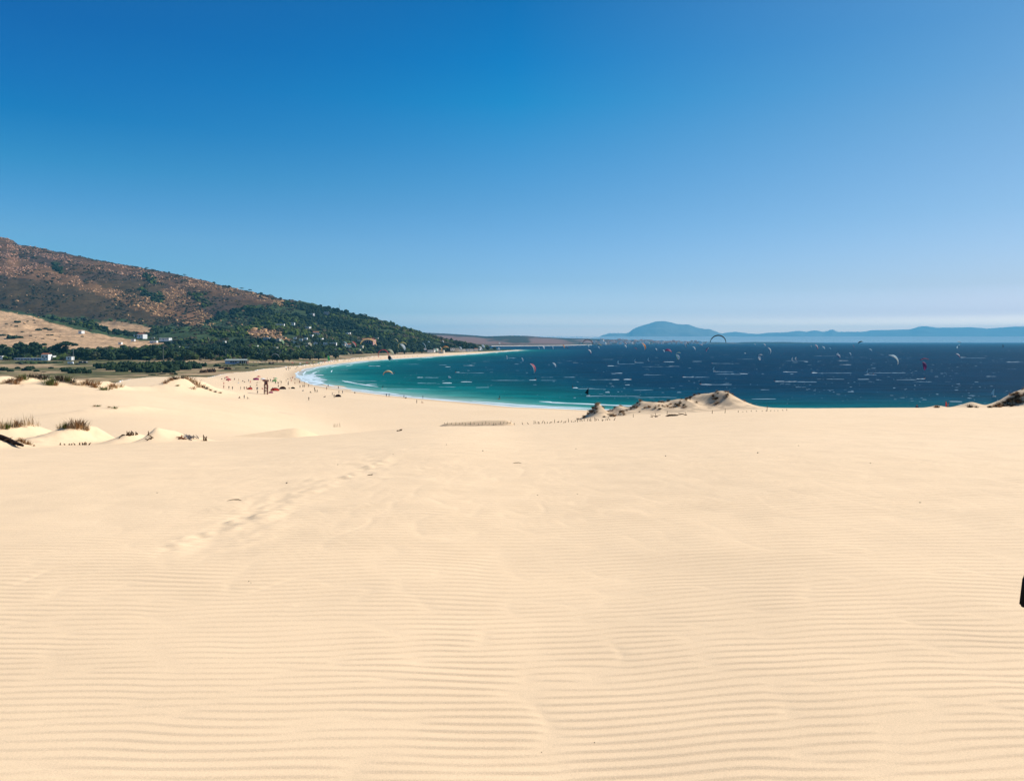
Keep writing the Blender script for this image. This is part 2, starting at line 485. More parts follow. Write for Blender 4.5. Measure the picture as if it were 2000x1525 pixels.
def land_material():
    """colour from what grows there (attribute), broken up by noise in metres"""
    m = mat('dry_hill_land', (.1, .08, .05), .95, .1)
    b = m.node_tree.nodes['Principled BSDF']
    geo = N(m, 'ShaderNodeNewGeometry')
    n1 = N(m, 'ShaderNodeTexNoise', i_Scale=.03, i_Detail=6.0, i_Roughness=.65)
    n2 = N(m, 'ShaderNodeTexNoise', i_Scale=.16, i_Detail=4.0, i_Roughness=.7)
    L(m, geo.outputs['Position'], n1.inputs['Vector']); L(m, geo.outputs['Position'], n2.inputs['Vector'])
    a = N(m, 'ShaderNodeMapRange')
    for k, v in (('From Min', .35), ('From Max', .65), ('To Min', .68), ('To Max', 1.32)):
        a.inputs[k].default_value = v
    L(m, n1.outputs['Fac'], a.inputs['Value'])
    c = N(m, 'ShaderNodeMapRange')
    for k, v in (('From Min', .35), ('From Max', .65), ('To Min', .6), ('To Max', 1.4)):
        c.inputs[k].default_value = v
    L(m, n2.outputs['Fac'], c.inputs['Value'])
    mu = N(m, 'ShaderNodeMath', operation='MULTIPLY')
    L(m, a.outputs[0], mu.inputs[0]); L(m, c.outputs[0], mu.inputs[1])
    at = N(m, 'ShaderNodeAttribute', attribute_name='tint')
    mx = N(m, 'ShaderNodeMix', data_type='RGBA', blend_type='MULTIPLY')
    mx.inputs[0].default_value = 1
    L(m, at.outputs['Color'], mx.inputs[6]); L(m, mu.outputs[0], mx.inputs[7])
    L(m, mx.outputs[2], b.inputs['Base Color'])
    return m
SAND = sand_material()
LAND = land_material()

def inpoly(px, py, poly):
    c = np.zeros(px.shape, bool)
    j = len(poly) - 1
    for i in range(len(poly)):
        xi, yi = poly[i]; xj, yj = poly[j]
        if yi != yj:
            c ^= ((yi > py) != (yj > py)) & (px < (xj - xi) * (py - yi) / (yj - yi) + xi)
        j = i
    return c

# where the fields, rock bands and woods of the hill lie (outlines found on the photograph, laid on the hill's real slope)
FIELD = [(-900, 600), (0, 608), (60, 617), (95, 629), (140, 640), (200, 655), (260, 664), (330, 671), (325, 676), (240, 684), (150, 683), (60, 678), (-900, 672)]
FIELD2 = [(175, 629), (230, 627), (300, 640), (290, 650), (215, 646)]
ROCKA = [(-900, 430), (0, 487), (60, 505), (110, 530), (170, 548), (240, 570), (300, 590), (345, 607), (430, 628), (420, 640), (350, 632), (290, 612), (230, 590), (150, 560), (90, 545), (0, 536), (-900, 500)]
ROCKB = [(-900, 395), (0, 462), (40, 478), (150, 500), (260, 522), (400, 549), (500, 574), (590, 597), (560, 600), (450, 580), (360, 562), (250, 540), (150, 520), (60, 500), (0, 482), (-900, 415)]
ROCKC = [(312, 565), (345, 560), (385, 580), (400, 605), (430, 630), (380, 640), (320, 612), (300, 590)]
WOOD = [(360, 700), (370, 652), (400, 628), (450, 605), (500, 597), (560, 592), (620, 585), (1100, 640), (1100, 700)]
SOIL = [(480, 648), (530, 645), (575, 662), (560, 667), (500, 660)]
GULLY = [(92, 512), (118, 518), (125, 534), (105, 530)], [(262, 566), (318, 572), (322, 592), (280, 585)], [(372, 574), (400, 578), (418, 602), (395, 598)], [(280, 536), (300, 538), (315, 555), (290, 552)]

def wobble(u, y):
    return u + (fbm(u * .06, y * .1, 3) - .5) * 26, y + (fbm(u * .05 + 9, y * .12 + 4, 3) - .5) * 16

def land_colour(u, y, d, x):
    uw, yw = wobble(u, y)
    n = fbm(x * .012, d * .008, 4)
    c = np.zeros(u.shape + (3,))
    brown = np.array([.072, .040, .020]); purple = np.array([.062, .038, .026]); olive = np.array([.056, .040, .017])
    rock = np.array([.33, .165, .075]); green = np.array([.026, .042, .016]); tan = np.array([.44, .275, .15]); soil = np.array([.2, .12, .08])
    grassy = np.array([.105, .098, .038])
    dry = np.array([.36, .245, .135])
    c[:] = brown
    t = sm(n, .42, .6)[..., None]
    c = c * (1 - t) + purple * t
    lo = (sm(yw, 535, 560) * (uw < 330))[..., None]
    c = c * (1 - lo) + (olive * .6 + brown * .4) * lo
    for P, col, a in ((ROCKA, rock * .7, .5), (ROCKB, rock * .5, .3), (ROCKC, rock * .6, .45)):
        k = inpoly(uw, yw, P)
        c[k] = c[k] * (1 - a) + col * a
    for P in GULLY:
        k = inpoly(uw, yw, P); c[k] = green * 1.1
    k = inpoly(uw, yw, WOOD); c[k] = green * 1.3
    k = inpoly(uw, yw, SOIL); c[k] = soil
    # belt of scrub between the fields and the hill
    k = (yw > 608 + .08 * np.clip(uw, 0, 400)) & (u < 420) & (yw < 700); c[k] = green * 1.6
    k = inpoly(u + (uw - u) * .4, y + (yw - y) * .25, FIELD); c[k] = tan
    k = inpoly(u + (uw - u) * .4, y + (yw - y) * .3, FIELD2); c[k] = tan * .8
    # the plain at the foot
    p = d < interp(u, FOOT_D) - 30
    g = fbm(x * .02, d * .03, 4)
    pc = grassy + (dry - grassy) * sm(g, .42, .62)[..., None]
    c[p] = pc[p]
    return c

# ------------------------------------------------------------------ the ground sheet: polar grid, finer near the camera
def build_ground():
    us = np.arange(-780, 2784, 4.0)
    d1 = np.arange(.8, 4.0, .0075)
    ds = [4.0]
    while ds[-1] < 20:
        ds.append(ds[-1] + max(.0075, .00045 * ds[-1] ** 2))
    d3 = np.concatenate([np.exp(np.arange(math.log(ds[-1]) + .007, math.log(80), .005)), np.arange(80.2, 112, .16), np.exp(np.arange(math.log(112.2), math.log(150), .005))])
    d4 = np.exp(np.arange(math.log(150) + .005, math.log(3600), .0052))
    D = np.concatenate([d1, ds, d3, d4])
    U, DD = np.meshgrid(us, D)
    X = DD * (U - 1000) / F
    nn = np.searchsorted(D, 52)
    Z = np.empty_like(X)
    Z[:nn] = ground_z(X[:nn], DD[:nn])
    for a in range(nn, len(D), 150):
        Z[a:a + 150] = ground_z(X[a:a + 150], DD[a:a + 150])
    nr = np.searchsorted(D, 34)
    fade = (1 - sm(DD[:nr], 13, 32)) * (.55 + .9 * (fbm(X[:nr] * .5, DD[:nr] * .5, 3)))
    left = 1 - .75 * sm(DD[:nr], 5, 9) * (1 - sm(U[:nr], 100, 700))
    Z[:nr] += ripples(X[:nr], DD[:nr]) * np.interp(DD[:nr], [2, 2.7, 5.3, 9.5, 14, 20, 34], [.0050, .0050, .0072, .0105, .0125, .014, .015]) * fade * left
    V = np.stack([X, DD, Z], -1)
    nU = len(us)
    YI = EY + (CZ - Z) * F / DD
    # what covers the ground
    SD = np.full(X.shape, 500.)
    SD[nn:] = coast_sd(X[nn:], DD[nn:])
    tint = np.ones(X.shape + (4,))
    far = DD > 400
    plain = far & (U < 620) & (SD > 90 + 60 * fbm(X * .01, DD * .01, 3))
    # left: the grass plain starts right behind the second dune
    edge = interp(U, [(-900, 335), (0, 335), (150, 345), (240, 470), (300, 520), (400, 560), (440, 640), (480, 700), (540, 800), (600, 900), (640, 1050), (760, 1500), (900, 1900), (1040, 2450)])
    plain = (DD > edge + 60 * (fbm(X * .015, DD * .02, 3) - .5)) & (SD > 22) & (U < 1045)
    wet = sm(SD, 14, 1) * (SD > -50)
    tint[..., :3] = 1 - wet[..., None] * np.array([.22, .24, .26])
    lc = land_colour(U, YI, DD, X)
    # plant litter and slope shade put into the tint of the sea hummocks
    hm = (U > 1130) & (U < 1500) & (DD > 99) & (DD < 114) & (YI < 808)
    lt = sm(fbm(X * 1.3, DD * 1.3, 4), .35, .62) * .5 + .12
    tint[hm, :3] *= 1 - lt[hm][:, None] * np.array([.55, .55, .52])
    cls = np.zeros(X.shape, int)
    cls[plain] = 1
    cls[(DD > interp(U, FOOT_D)) & plain] = 2
    tint[plain, :3] = lc[plain]
    fc = cls[:-1, :-1]
    beach = (SD[:-1, :-1] < 600) & (DD[:-1, :-1] > 150) & (U[:-1, :-1] > 430)
    idx = np.arange(X.size).reshape(X.shape)
    quads = np.stack([idx[:-1, :-1], idx[:-1, 1:], idx[1:, 1:], idx[1:, :-1]], -1)
    cfin = np.where(fc == 0, np.where(beach, 3, 0), fc)
    Vf = V.reshape(-1, 3); Tf = tint.reshape(-1, 4)
    for c, name, m in ((0, 'sand_dunes', SAND), (3, 'beach', SAND), (1, 'coastal_plain_ground', LAND), (2, 'hillside_terrain', LAND)):
        f = quads[cfin == c]
        if not len(f):
            continue
        used = np.unique(f)
        remap = np.full(X.size, -1, np.int32); remap[used] = np.arange(len(used))
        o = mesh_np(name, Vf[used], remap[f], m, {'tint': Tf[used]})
        tag(o, kind='structure')
    # the dune goes on to both sides and behind the camera
    st = [4.0]
    while sum(st) < 19000: st.append(st[-1] * 1.035)
    off = np.cumsum(st)
    Ds = D[D < 300]
    def side(X, Y):
        Z = ground_z(X, Y)
        m = Y < 34
        fd = (1 - sm(Y, 13, 32)) * (.55 + .9 * fbm(X * .5, Y * .5, 3)) * (1 - .75 * sm(Y, 5, 9) * (X < -3.4))
        Z[m] += (ripples(X[m], Y[m]) * np.interp(Y[m], [2, 2.7, 5.3, 9.5, 14, 20, 34], [.0050, .0050, .0072, .0105, .0125, .014, .015]) * fd[m])
        idx = np.arange(X.size).reshape(X.shape)
        q = np.stack([idx[:-1, :-1], idx[:-1, 1:], idx[1:, 1:], idx[1:, :-1]], -1).reshape(-1, 4)
        o = mesh_np('sand_dunes', np.stack([X, Y, Z], -1).reshape(-1, 3), q, SAND, {'tint': np.ones((X.size, 4))})
        tag(o, kind='structure')
    for uu in (np.r_[(us[0] - off)[::-1], us[0]], np.r_[us[-1], us[-1] + off]):
        U2, D2 = np.meshgrid(uu, Ds)
        side(D2 * (U2 - 1000) / F, D2)
    xs = np.unique(np.round(np.r_[(np.r_[(us[0] - off)[::-1], us, us[-1] + off] - 1000) * .8 / F], 6))
    xs = xs[np.r_[True, np.diff(xs) > 1e-4]]
    xs = np.r_[xs[0] - np.arange(30, 0, -1) * 2.0, xs, xs[-1] + np.arange(1, 31) * 2.0]
    xs = xs[::1]
    ys = np.r_[-np.arange(60, 2, -1.0), np.arange(-2, .8, .03), .8]
    X3, Y3 = np.meshgrid(xs, ys)
    side(X3, Y3)
build_ground()

# ------------------------------------------------------------------ the sea
SEA_END = 21000.0
def sea_material():
    m = mat('open_sea_water', (.01, .06, .1), .45, .06)
    b = m.node_tree.nodes['Principled BSDF']
    at = N(m, 'ShaderNodeAttribute', attribute_name='tint')
    geo = N(m, 'ShaderNodeNewGeometry')
    mp = N(m, 'ShaderNodeMapping'); mp.inputs['Scale'].default_value = (.35, 1, 1)
    L(m, geo.outputs['Position'], mp.inputs['Vector'])
    n1 = N(m, 'ShaderNodeTexNoise', i_Scale=.06, i_Detail=6.0, i_Roughness=.7)
    n2 = N(m, 'ShaderNodeTexNoise', i_Scale=.4, i_Detail=4.0, i_Roughness=.6)
    n3 = N(m, 'ShaderNodeTexNoise', i_Scale=.004, i_Detail=4.0, i_Roughness=.6)
    for n in (n1, n2, n3):
        L(m, mp.outputs[0], n.inputs['Vector'])
    a = N(m, 'ShaderNodeMapRange')
    for k, v in (('From Min', .35), ('From Max', .65), ('To Min', .72), ('To Max', 1.3)):
        a.inputs[k].default_value = v
    L(m, n1.outputs['Fac'], a.inputs['Value'])
    c = N(m, 'ShaderNodeMapRange')
    for k, v in (('From Min', .35), ('From Max', .65), ('To Min', .85), ('To Max', 1.15)):
        c.inputs[k].default_value = v
    L(m, n3.outputs['Fac'], c.inputs['Value'])
    mu = N(m, 'ShaderNodeMath', operation='MULTIPLY')
    L(m, a.outputs[0], mu.inputs[0]); L(m, c.outputs[0], mu.inputs[1])
    mx = N(m, 'ShaderNodeMix', data_type='RGBA', blend_type='MULTIPLY')
    mx.inputs[0].default_value = 1
    L(m, at.outputs['Color'], mx.inputs[6]); L(m, mu.outputs[0], mx.inputs[7])
    L(m, mx.outputs[2], b.inputs['Base Color'])
    bp = N(m, 'ShaderNodeBump', i_Strength=.8, i_Distance=1.0)
    L(m, n2.outputs['Fac'], bp.inputs['Height'])
    L(m, bp.outputs[0], b.inputs['Normal'])
    b.inputs['IOR'].default_value = 1.12
    return m
SEA = sea_material()

def build_sea():
    us = np.concatenate([np.arange(-3000, 200, 100.0), np.arange(200, 2200, 5.0), np.arange(2200, 6000, 100.0)])
    D = np.exp(np.concatenate([np.arange(math.log(180), math.log(3000), .006), np.linspace(math.log(3000), math.log(SEA_END), 120)]))
    U, DD = np.meshgrid(us, D)
    X = DD * (U - 1000) / F
    SD = coast_sd(X, DD)
    Z = (fbm(X * .05, DD * .12, 3) - .5) * .5 * sm(-SD, 5, 60)
    Z[-1] = 0
    dep = -SD + (fbm(X * .012, DD * .02, 3) - .5) * 40 * sm(-SD, 10, 60)
    stops = [-5, 3, 8, 22, 45, 90, 170, 320, 700]
    cols = np.array([[.48, .42, .36], [.42, .42, .39], [.20, .34, .30], [.040, .21, .185], [.002, .118, .118], [.0005, .068, .084], [.0005, .046, .078], [.0005, .028, .062], [.0005, .024, .058]])
    # the deep water is reached sooner along the open coast than in the corner of the bay
    k = interp(U, [(560, 1.0), (700, .8), (900, .75), (1100, .95), (1300, 1.7), (2000, 2.3)])
    T = np.ones(X.shape + (4,))
    for i in range(3):
        T[..., i] = np.interp(dep * k, stops, cols[:, i])
    idx = np.arange(X.size).reshape(X.shape)
    q = np.stack([idx[:-1, :-1], idx[:-1, 1:], idx[1:, 1:], idx[1:, :-1]], -1)
    keep = (SD[:-1, :-1] < 30) | (DD[:-1, :-1] > 2600)
    o = mesh_np('sea_water', np.stack([X, DD, Z], -1).reshape(-1, 3), q[keep], SEA, {'tint': T.reshape(-1, 4)})
    tag(o, kind='structure')
build_sea()

# ------------------------------------------------------------------ far land: the coast towards the town, the island, the mountains over the strait
def relief(name, us, foot, ridge_d, crest, back, m, tintf, rows=40, amp=30, fq=.002, zfoot=-3):
    us = np.asarray(us, float)
    fd = interp(us, foot); rd = interp(us, ridge_d); cy = interp(us, crest)
    rz = CZ - (cy - EY) * rd / F
    T = np.linspace(0, 1, rows)[:, None]
    DD = fd + (rd - fd) * T
    U = np.broadcast_to(us, DD.shape)
    X = DD * (U - 1000) / F
    prof = T ** .9
    Z = zfoot + (rz - zfoot) * prof
    Z = Z + (fbm(X * fq, DD * fq * 1.5, 5) - .5) * amp * np.sin(math.pi * np.clip(T, 0, 1)) * np.clip((rz - zfoot) / 80, .1, 3)
    # the far side
    DD = np.vstack([DD, rd + back * .5, rd + back]); U = np.vstack([U, us, us])
    X = DD * (U - 1000) / F
    Z = np.vstack([Z, rz * .7, np.full_like(rz, zfoot)])
    YI = EY + (CZ - Z) * F / DD
    tint = np.ones(X.shape + (4,))
    tint[..., :3] = tintf(X, DD, U, YI, T)
    idx = np.arange(X.size).reshape(X.shape)
    q = np.stack([idx[:-1, :-1], idx[:-1, 1:], idx[1:, 1:], idx[1:, :-1]], -1).reshape(-1, 4)
    o = mesh_np(name, np.stack([X, DD, Z], -1).reshape(-1, 3), q, m, {'tint': tint.reshape(-1, 4)})
    return tag(o, kind='structure')

FARLAND = mat('far_dry_land', (.1, .08, .05), 1, .0)
_b = FARLAND.node_tree.nodes['Principled BSDF']
_a = N(FARLAND, 'ShaderNodeAttribute', attribute_name='tint'); L(FARLAND, _a.outputs['Color'], _b.inputs['Base Color'])

def far_tint(X, D, U, Y, T):
    n = fbm(X * .0035, D * .0012, 5)[..., None]
    c = np.array([.20, .12, .10]) * (1 - sm(n, .42, .58)) + np.array([.05, .055, .045]) * sm(n, .42, .58)
    Tt = np.vstack([T, [[1]], [[1]]])[..., None] if T.shape[0] != X.shape[0] else T[..., None]
    c = c * (1 - .85 * sm(Tt, .72, .9)) + np.array([.02, .03, .03]) * .85 * sm(Tt, .72, .9)
    c = c * (1 - .6 * sm(-Tt, -.25, -.12)) + np.array([.05, .055, .035]) * .6 * sm(-Tt, -.25, -.12)
    return c
FAR_FOOT = [(780, 4700), (985, 4750), (1100, 5350), (1150, 6300), (1250, 8000), (1400, 8800), (1480, 9300)]
FAR_CREST = [(780, 648), (830, 649.5), (870, 651.5), (910, 654), (950, 657), (1000, 655.5), (1030, 656), (1060, 658.5), (1100, 660.5), (1150, 661.5), (1200, 663.3), (1250, 664.5), (1350, 667), (1440, 669.5), (1480, 671)]
relief('coastal_hills', np.arange(780, 1481, 3.0), FAR_FOOT, [(u, d + 2300) for u, d in FAR_FOOT], FAR_CREST, 1500, FARLAND, far_tint, rows=46, amp=26, fq=.0016)

# pale far beach at the foot of those hills
def far_beach():
    us = np.arange(960, 1160, 4.0)
    fd = interp(us, FAR_FOOT)
    rows = []
    for off, z in ((-120, -.5), (-60, .6), (60, 2), (150, 3.2), (170, 2)):
        dd = fd + off + 30 * (fbm(us * .05, us * 0 + off, 2) - .5)
        rows.append(np.stack([dd * (us - 1000) / F, dd, np.full_like(us, z)], -1))
    V = np.array(rows)
    idx = np.arange(V.shape[0] * V.shape[1]).reshape(V.shape[:2])
    q = np.stack([idx[:-1, :-1], idx[:-1, 1:], idx[1:, 1:], idx[1:, :-1]], -1).reshape(-1, 4)
    tag(mesh_np('far_beach', V.reshape(-1, 3), q, varied(mat('distant_pale_sand', (.62, .52, .42)), .02, .1)), kind='structure')
far_beach()

def island_tint(X, D, U, Y, T):
    return np.array([.03, .035, .035]) + 0 * X[..., None]
relief('island', np.arange(1436, 1612, 4.0), [(1436, 9900), (1612, 9900)], [(1436, 10150), (1612, 10150)],
       [(1436, 671.4), (1445, 668.6), (1470, 667.9), (1500, 668.2), (1530, 668.0), (1570, 669.0), (1600, 669.6), (1612, 671.4)], 250, FARLAND, island_tint, rows=6, amp=3, fq=.01, zfoot=-1)

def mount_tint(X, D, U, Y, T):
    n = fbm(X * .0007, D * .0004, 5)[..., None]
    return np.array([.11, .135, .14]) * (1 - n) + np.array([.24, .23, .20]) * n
MT1 = [(1150, 668), (1165, 660), (1180, 653.5), (1190, 651), (1205, 650.5), (1222, 651), (1229, 649), (1235, 643.5), (1250, 637), (1268, 632), (1280, 628), (1290, 627.4), (1298, 627), (1312, 630), (1325, 633.5), (1345, 634), (1358, 639), (1378, 643), (1385, 642.6), (1392, 645), (1405, 650), (1420, 654), (1450, 662), (1470, 668)]
MT2 = [(1380, 668), (1400, 654), (1415, 650.5), (1425, 649), (1437, 648), (1450, 649.5), (1460, 651), (1480, 652.3), (1500, 650), (1535, 649), (1560, 646), (1575, 648), (1590, 645), (1610, 648), (1617, 646), (1622, 643.6), (1628, 643.8), (1634, 648), (1690, 648), (1700, 645), (1760, 644), (1780, 643), (1795, 638), (1805, 636.8), (1830, 640), (1880, 639.6), (1895, 638.8), (1930, 642), (1950, 640), (1980, 638), (2000, 637.5), (2100, 640), (2300, 645), (2600, 650), (3000, 656), (3300, 668)]
relief('mountain', np.arange(1150, 1471, 2.5), [(1150, 25500), (1470, 25500)], [(1150, 29000), (1470, 29000)], MT1, 2500, FARLAND, mount_tint, rows=60, amp=160, fq=.0006, zfoot=-40)
relief('mountain_range', np.arange(1380, 3300, 4.0), [(1380, 29500), (3300, 29500)], [(1380, 34000), (3300, 34000)], MT2, 3000, FARLAND, mount_tint, rows=50, amp=160, fq=.0005, zfoot=-60)

# ------------------------------------------------------------------ the air
def air_box(name, x0, x1, y0, y1, z0, z1, col, dens, g=0.0):
    m = bpy.data.materials.new(name + '_air')
    m.use_nodes = True
    m.node_tree.nodes.clear()
    o_ = m.node_tree.nodes.new('ShaderNodeOutputMaterial')
    v_ = m.node_tree.nodes.new('ShaderNodeVolumePrincipled')
    v_.inputs['Color'].default_value = (*col, 1)
    v_.inputs['Density'].default_value = dens
    v_.inputs['Anisotropy'].default_value = g
    m.node_tree.links.new(v_.outputs[0], o_.inputs['Volume'])
    V = [(x, y, z) for z in (z0, z1) for y in (y0, y1) for x in (x0, x1)]
    q = [(0, 2, 3, 1), (4, 5, 7, 6), (0, 1, 5, 4), (2, 6, 7, 3), (0, 4, 6, 2), (1, 3, 7, 5)]
    o = mesh_np(name, V, np.array(q), m, smooth=False)
    return tag(o, kind='stuff')
air_box('haze', -45000, 60000, -2000, 42000, -75, 900, (.17, .66, 1.0), 4.6e-5)
air_box('sea_mist', -6000, 42500, 23000, 25400, -70, 190, (.85, .93, 1.0), 7e-4)
air_box('sea_mist', -6000, 42500, 21500, 22900, -70, 90, (.85, .93, 1.0), 7e-4)

# ------------------------------------------------------------------ words for the labels
_ORD = ['first', 'second', 'third', 'fourth', 'fifth', 'sixth', 'seventh', 'eighth', 'ninth', 'tenth', 'eleventh', 'twelfth', 'thirteenth', 'fourteenth', 'fifteenth', 'sixteenth', 'seventeenth', 'eighteenth', 'nineteenth']
_TENS = ['', '', 'twenty', 'thirty', 'forty', 'fifty', 'sixty', 'seventy', 'eighty', 'ninety']
_TENTH = ['', '', 'twentieth', 'thirtieth', 'fortieth', 'fiftieth', 'sixtieth', 'seventieth', 'eightieth', 'ninetieth']
def ordinal(n):
    if n < 20:
        return _ORD[n - 1]
    if n < 100:
        return _TENTH[n // 10] if n % 10 == 0 else _TENS[n // 10] + '-' + _ORD[n % 10 - 1]
    return 'hundredth' if n == 100 else 'hundred and ' + ordinal(n - 100)
def label_rows(items, fmt, cat, group):
    """items: (object, u, extra words); each gets its place counted from the left of its row"""
    items = sorted(items, key=lambda t: t[1])
    for i, (o, u, w) in enumerate(items):
        place = 'leftmost' if i == 0 else 'rightmost' if i == len(items) - 1 else ordinal(i + 1) + ' from left'
        tag(o, fmt.format(w=w, n=place).replace('  ', ' '), cat, group)

# ------------------------------------------------------------------ shapes
import bmesh
def ico(sub=1):
    bm = bmesh.new(); bmesh.ops.create_icosphere(bm, subdivisions=sub, radius=1)
    v = np.array([x.co[:] for x in bm.verts]); f = np.array([[x.index for x in q.verts] for q in bm.faces]); bm.free()
    return v, f
ICO_V, ICO_F = ico(1)
ICO2_V, ICO2_F = ico(2)

def blobs(P, Sz, C=None, jit=.25, V0=ICO_V, F0=ICO_F):
    """many rough lumps: P n x 3 centres, Sz n x 3 radii"""
    n, k = len(P), len(V0)
    J = 1 + (rng.random((n, k, 1)) - .5) * 2 * jit
    a = rng.random(n) * 6.283
    ca, sa = np.cos(a)[:, None], np.sin(a)[:, None]
    v = V0[None] * J
    v = np.stack([v[..., 0] * ca - v[..., 1] * sa, v[..., 0] * sa + v[..., 1] * ca, v[..., 2]], -1)
    v = v * Sz[:, None, :] + P[:, None, :]
    f = (F0[None] + (np.arange(n) * k)[:, None, None]).reshape(-1, 3)
    c = None
    if C is not None:
        c = np.ones((n, k, 4)); c[..., :3] = C[:, None, :]
        c = c.reshape(-1, 4)
    return v.reshape(-1, 3), f, c

class MB:
    """collects simple solids into one mesh"""
    def __init__(self): self.v = []; self.q = []; self.t = []; self.n = 0
    def add(self, v, q=(), t=()):
        v = np.asarray(v, float)
        self.v.append(v)
        if len(q): self.q.append(np.asarray(q) + self.n)
        if len(t): self.t.append(np.asarray(t) + self.n)
        self.n += len(v)
        return self
    def box(self, x0, x1, y0, y1, z0, z1):
        v = [(x, y, z) for z in (z0, z1) for y in (y0, y1) for x in (x0, x1)]
        return self.add(v, [(0, 2, 3, 1), (4, 5, 7, 6), (0, 1, 5, 4), (2, 6, 7, 3), (0, 4, 6, 2), (1, 3, 7, 5)])
    def tube(self, pts, rad, k=6):
        pts = np.asarray(pts, float); rad = np.broadcast_to(rad, len(pts))
        V = []
        for i, p in enumerate(pts):
            t = pts[min(i + 1, len(pts) - 1)] - pts[max(i - 1, 0)]
            t = t / (np.linalg.norm(t) + 1e-9)
            a = np.cross(t, (0, 0, 1) if abs(t[2]) < .9 else (1, 0, 0)); a /= np.linalg.norm(a)
            b = np.cross(t, a)
            for j in range(k):
                w_ = 2 * math.pi * j / k
                V.append(p + rad[i] * (math.cos(w_) * a + math.sin(w_) * b))
        q = [(i * k + j, i * k + (j + 1) % k, (i + 1) * k + (j + 1) % k, (i + 1) * k + j) for i in range(len(pts) - 1) for j in range(k)]
        m0, m1 = len(V), len(V) + 1
        V += [pts[0], pts[-1]]
        t_ = [(m0, (j + 1) % k, j) for j in range(k)] + [(m1, (len(pts) - 1) * k + j, (len(pts) - 1) * k + (j + 1) % k) for j in range(k)]
        return self.add(V, q, t_)
    def gable(self, x0, x1, y0, y1, z0, z1, ov=.3):
        ym = (y0 + y1) / 2; t = .18
        a = [(x0 - ov, y0 - ov, z0), (x1 + ov, y0 - ov, z0), (x1 + ov, ym, z1), (x0 - ov, ym, z1), (x1 + ov, y1 + ov, z0), (x0 - ov, y1 + ov, z0)]
        b = [(x, y, z + t) for x, y, z in a]
        return self.add(a + b, [(0, 3, 2, 1), (3, 5, 4, 2), (6, 7, 8, 9), (9, 8, 10, 11), (0, 1, 7, 6), (5, 11, 10, 4)], [])
    def build(self, name, m, parent=None, smooth=False):
        fs = ([np.concatenate(self.q)] if self.q else []) + ([np.concatenate(self.t)] if self.t else [])
        return mesh_np(name, np.concatenate(self.v), fs, m, smooth=smooth, parent=parent)

def copy_tree(o, parent=None):
    c = o.copy(); COL.objects.link(c); c.parent = parent
    for ch in o.children:
        copy_tree(ch, c)
    return c

class Kind:
    """one built thing, then copies of it"""
    def __init__(self, make): self.make = make; self.o = None; self.used = False
    def put(self, loc, rz=0.0, s=1.0, rot=None):
        if self.o is None:
            self.o = self.make()
        o = self.o if not self.used else copy_tree(self.o)
        self.used = True
        o.location = loc
        o.rotation_euler = rot if rot is not None else (0, 0, rz)
        o.scale = (s, s, s) if np.isscalar(s) else s
        return o

ATTRMAT = {}
def attr_mat(name, rough=.95, spec=.1, scale=None, amt=.3):
    m = mat(name, (.5, .5, .5), rough, spec)
    b = m.node_tree.nodes['Principled BSDF']
    a = N(m, 'ShaderNodeAttribute', attribute_name='tint')
    L(m, a.outputs['Color'], b.inputs['Base Color'])
    return m

# ------------------------------------------------------------------ woods, scrub and rocks of the hill
LEAF = attr_mat('evergreen_foliage')
STONE = attr_mat('weathered_rock', .95, .15)
def hill_points(n, u0, u1, wsel, near=60):
    u = rng.uniform(u0, u1, n)
    fD = interp(u, FOOT_D); rD = interp(u, RIDGE_D)
    d = fD - near + (rD + 20 - fD + near) * rng.random(n) ** .8
    x = d * (u - 1000) / F
    z = ground_z(x, d, fine=False)
    y = EY + (CZ - z) * F / d
    uw, yw = wobble(u, y)
    k = wsel(u, y, uw, yw, d, x) & (coast_sd(x, d) > 90)
    return x[k], d[k], z[k], u[k], y[k]

def wood_sel(u, y, uw, yw, d, x):
    n = fbm(x * .011 + 50, d * .008, 3)
    w = inpoly(uw, yw, WOOD) & ~inpoly(uw, yw, SOIL)
    belt = (yw > 612 + .08 * np.clip(uw, 0, 400)) & (u < 420) & ~inpoly(uw, yw, FIELD) & ~inpoly(u, y, FIELD2) & ~inpoly(u, y + 6, FIELD)
    gl = np.zeros(u.shape, bool)
    for P in GULLY: gl |= inpoly(uw, yw, P)
    clear = n < np.interp(u, [350, 520, 640], [.50, .46, .38])
    return ((w | belt) & ~clear) | gl

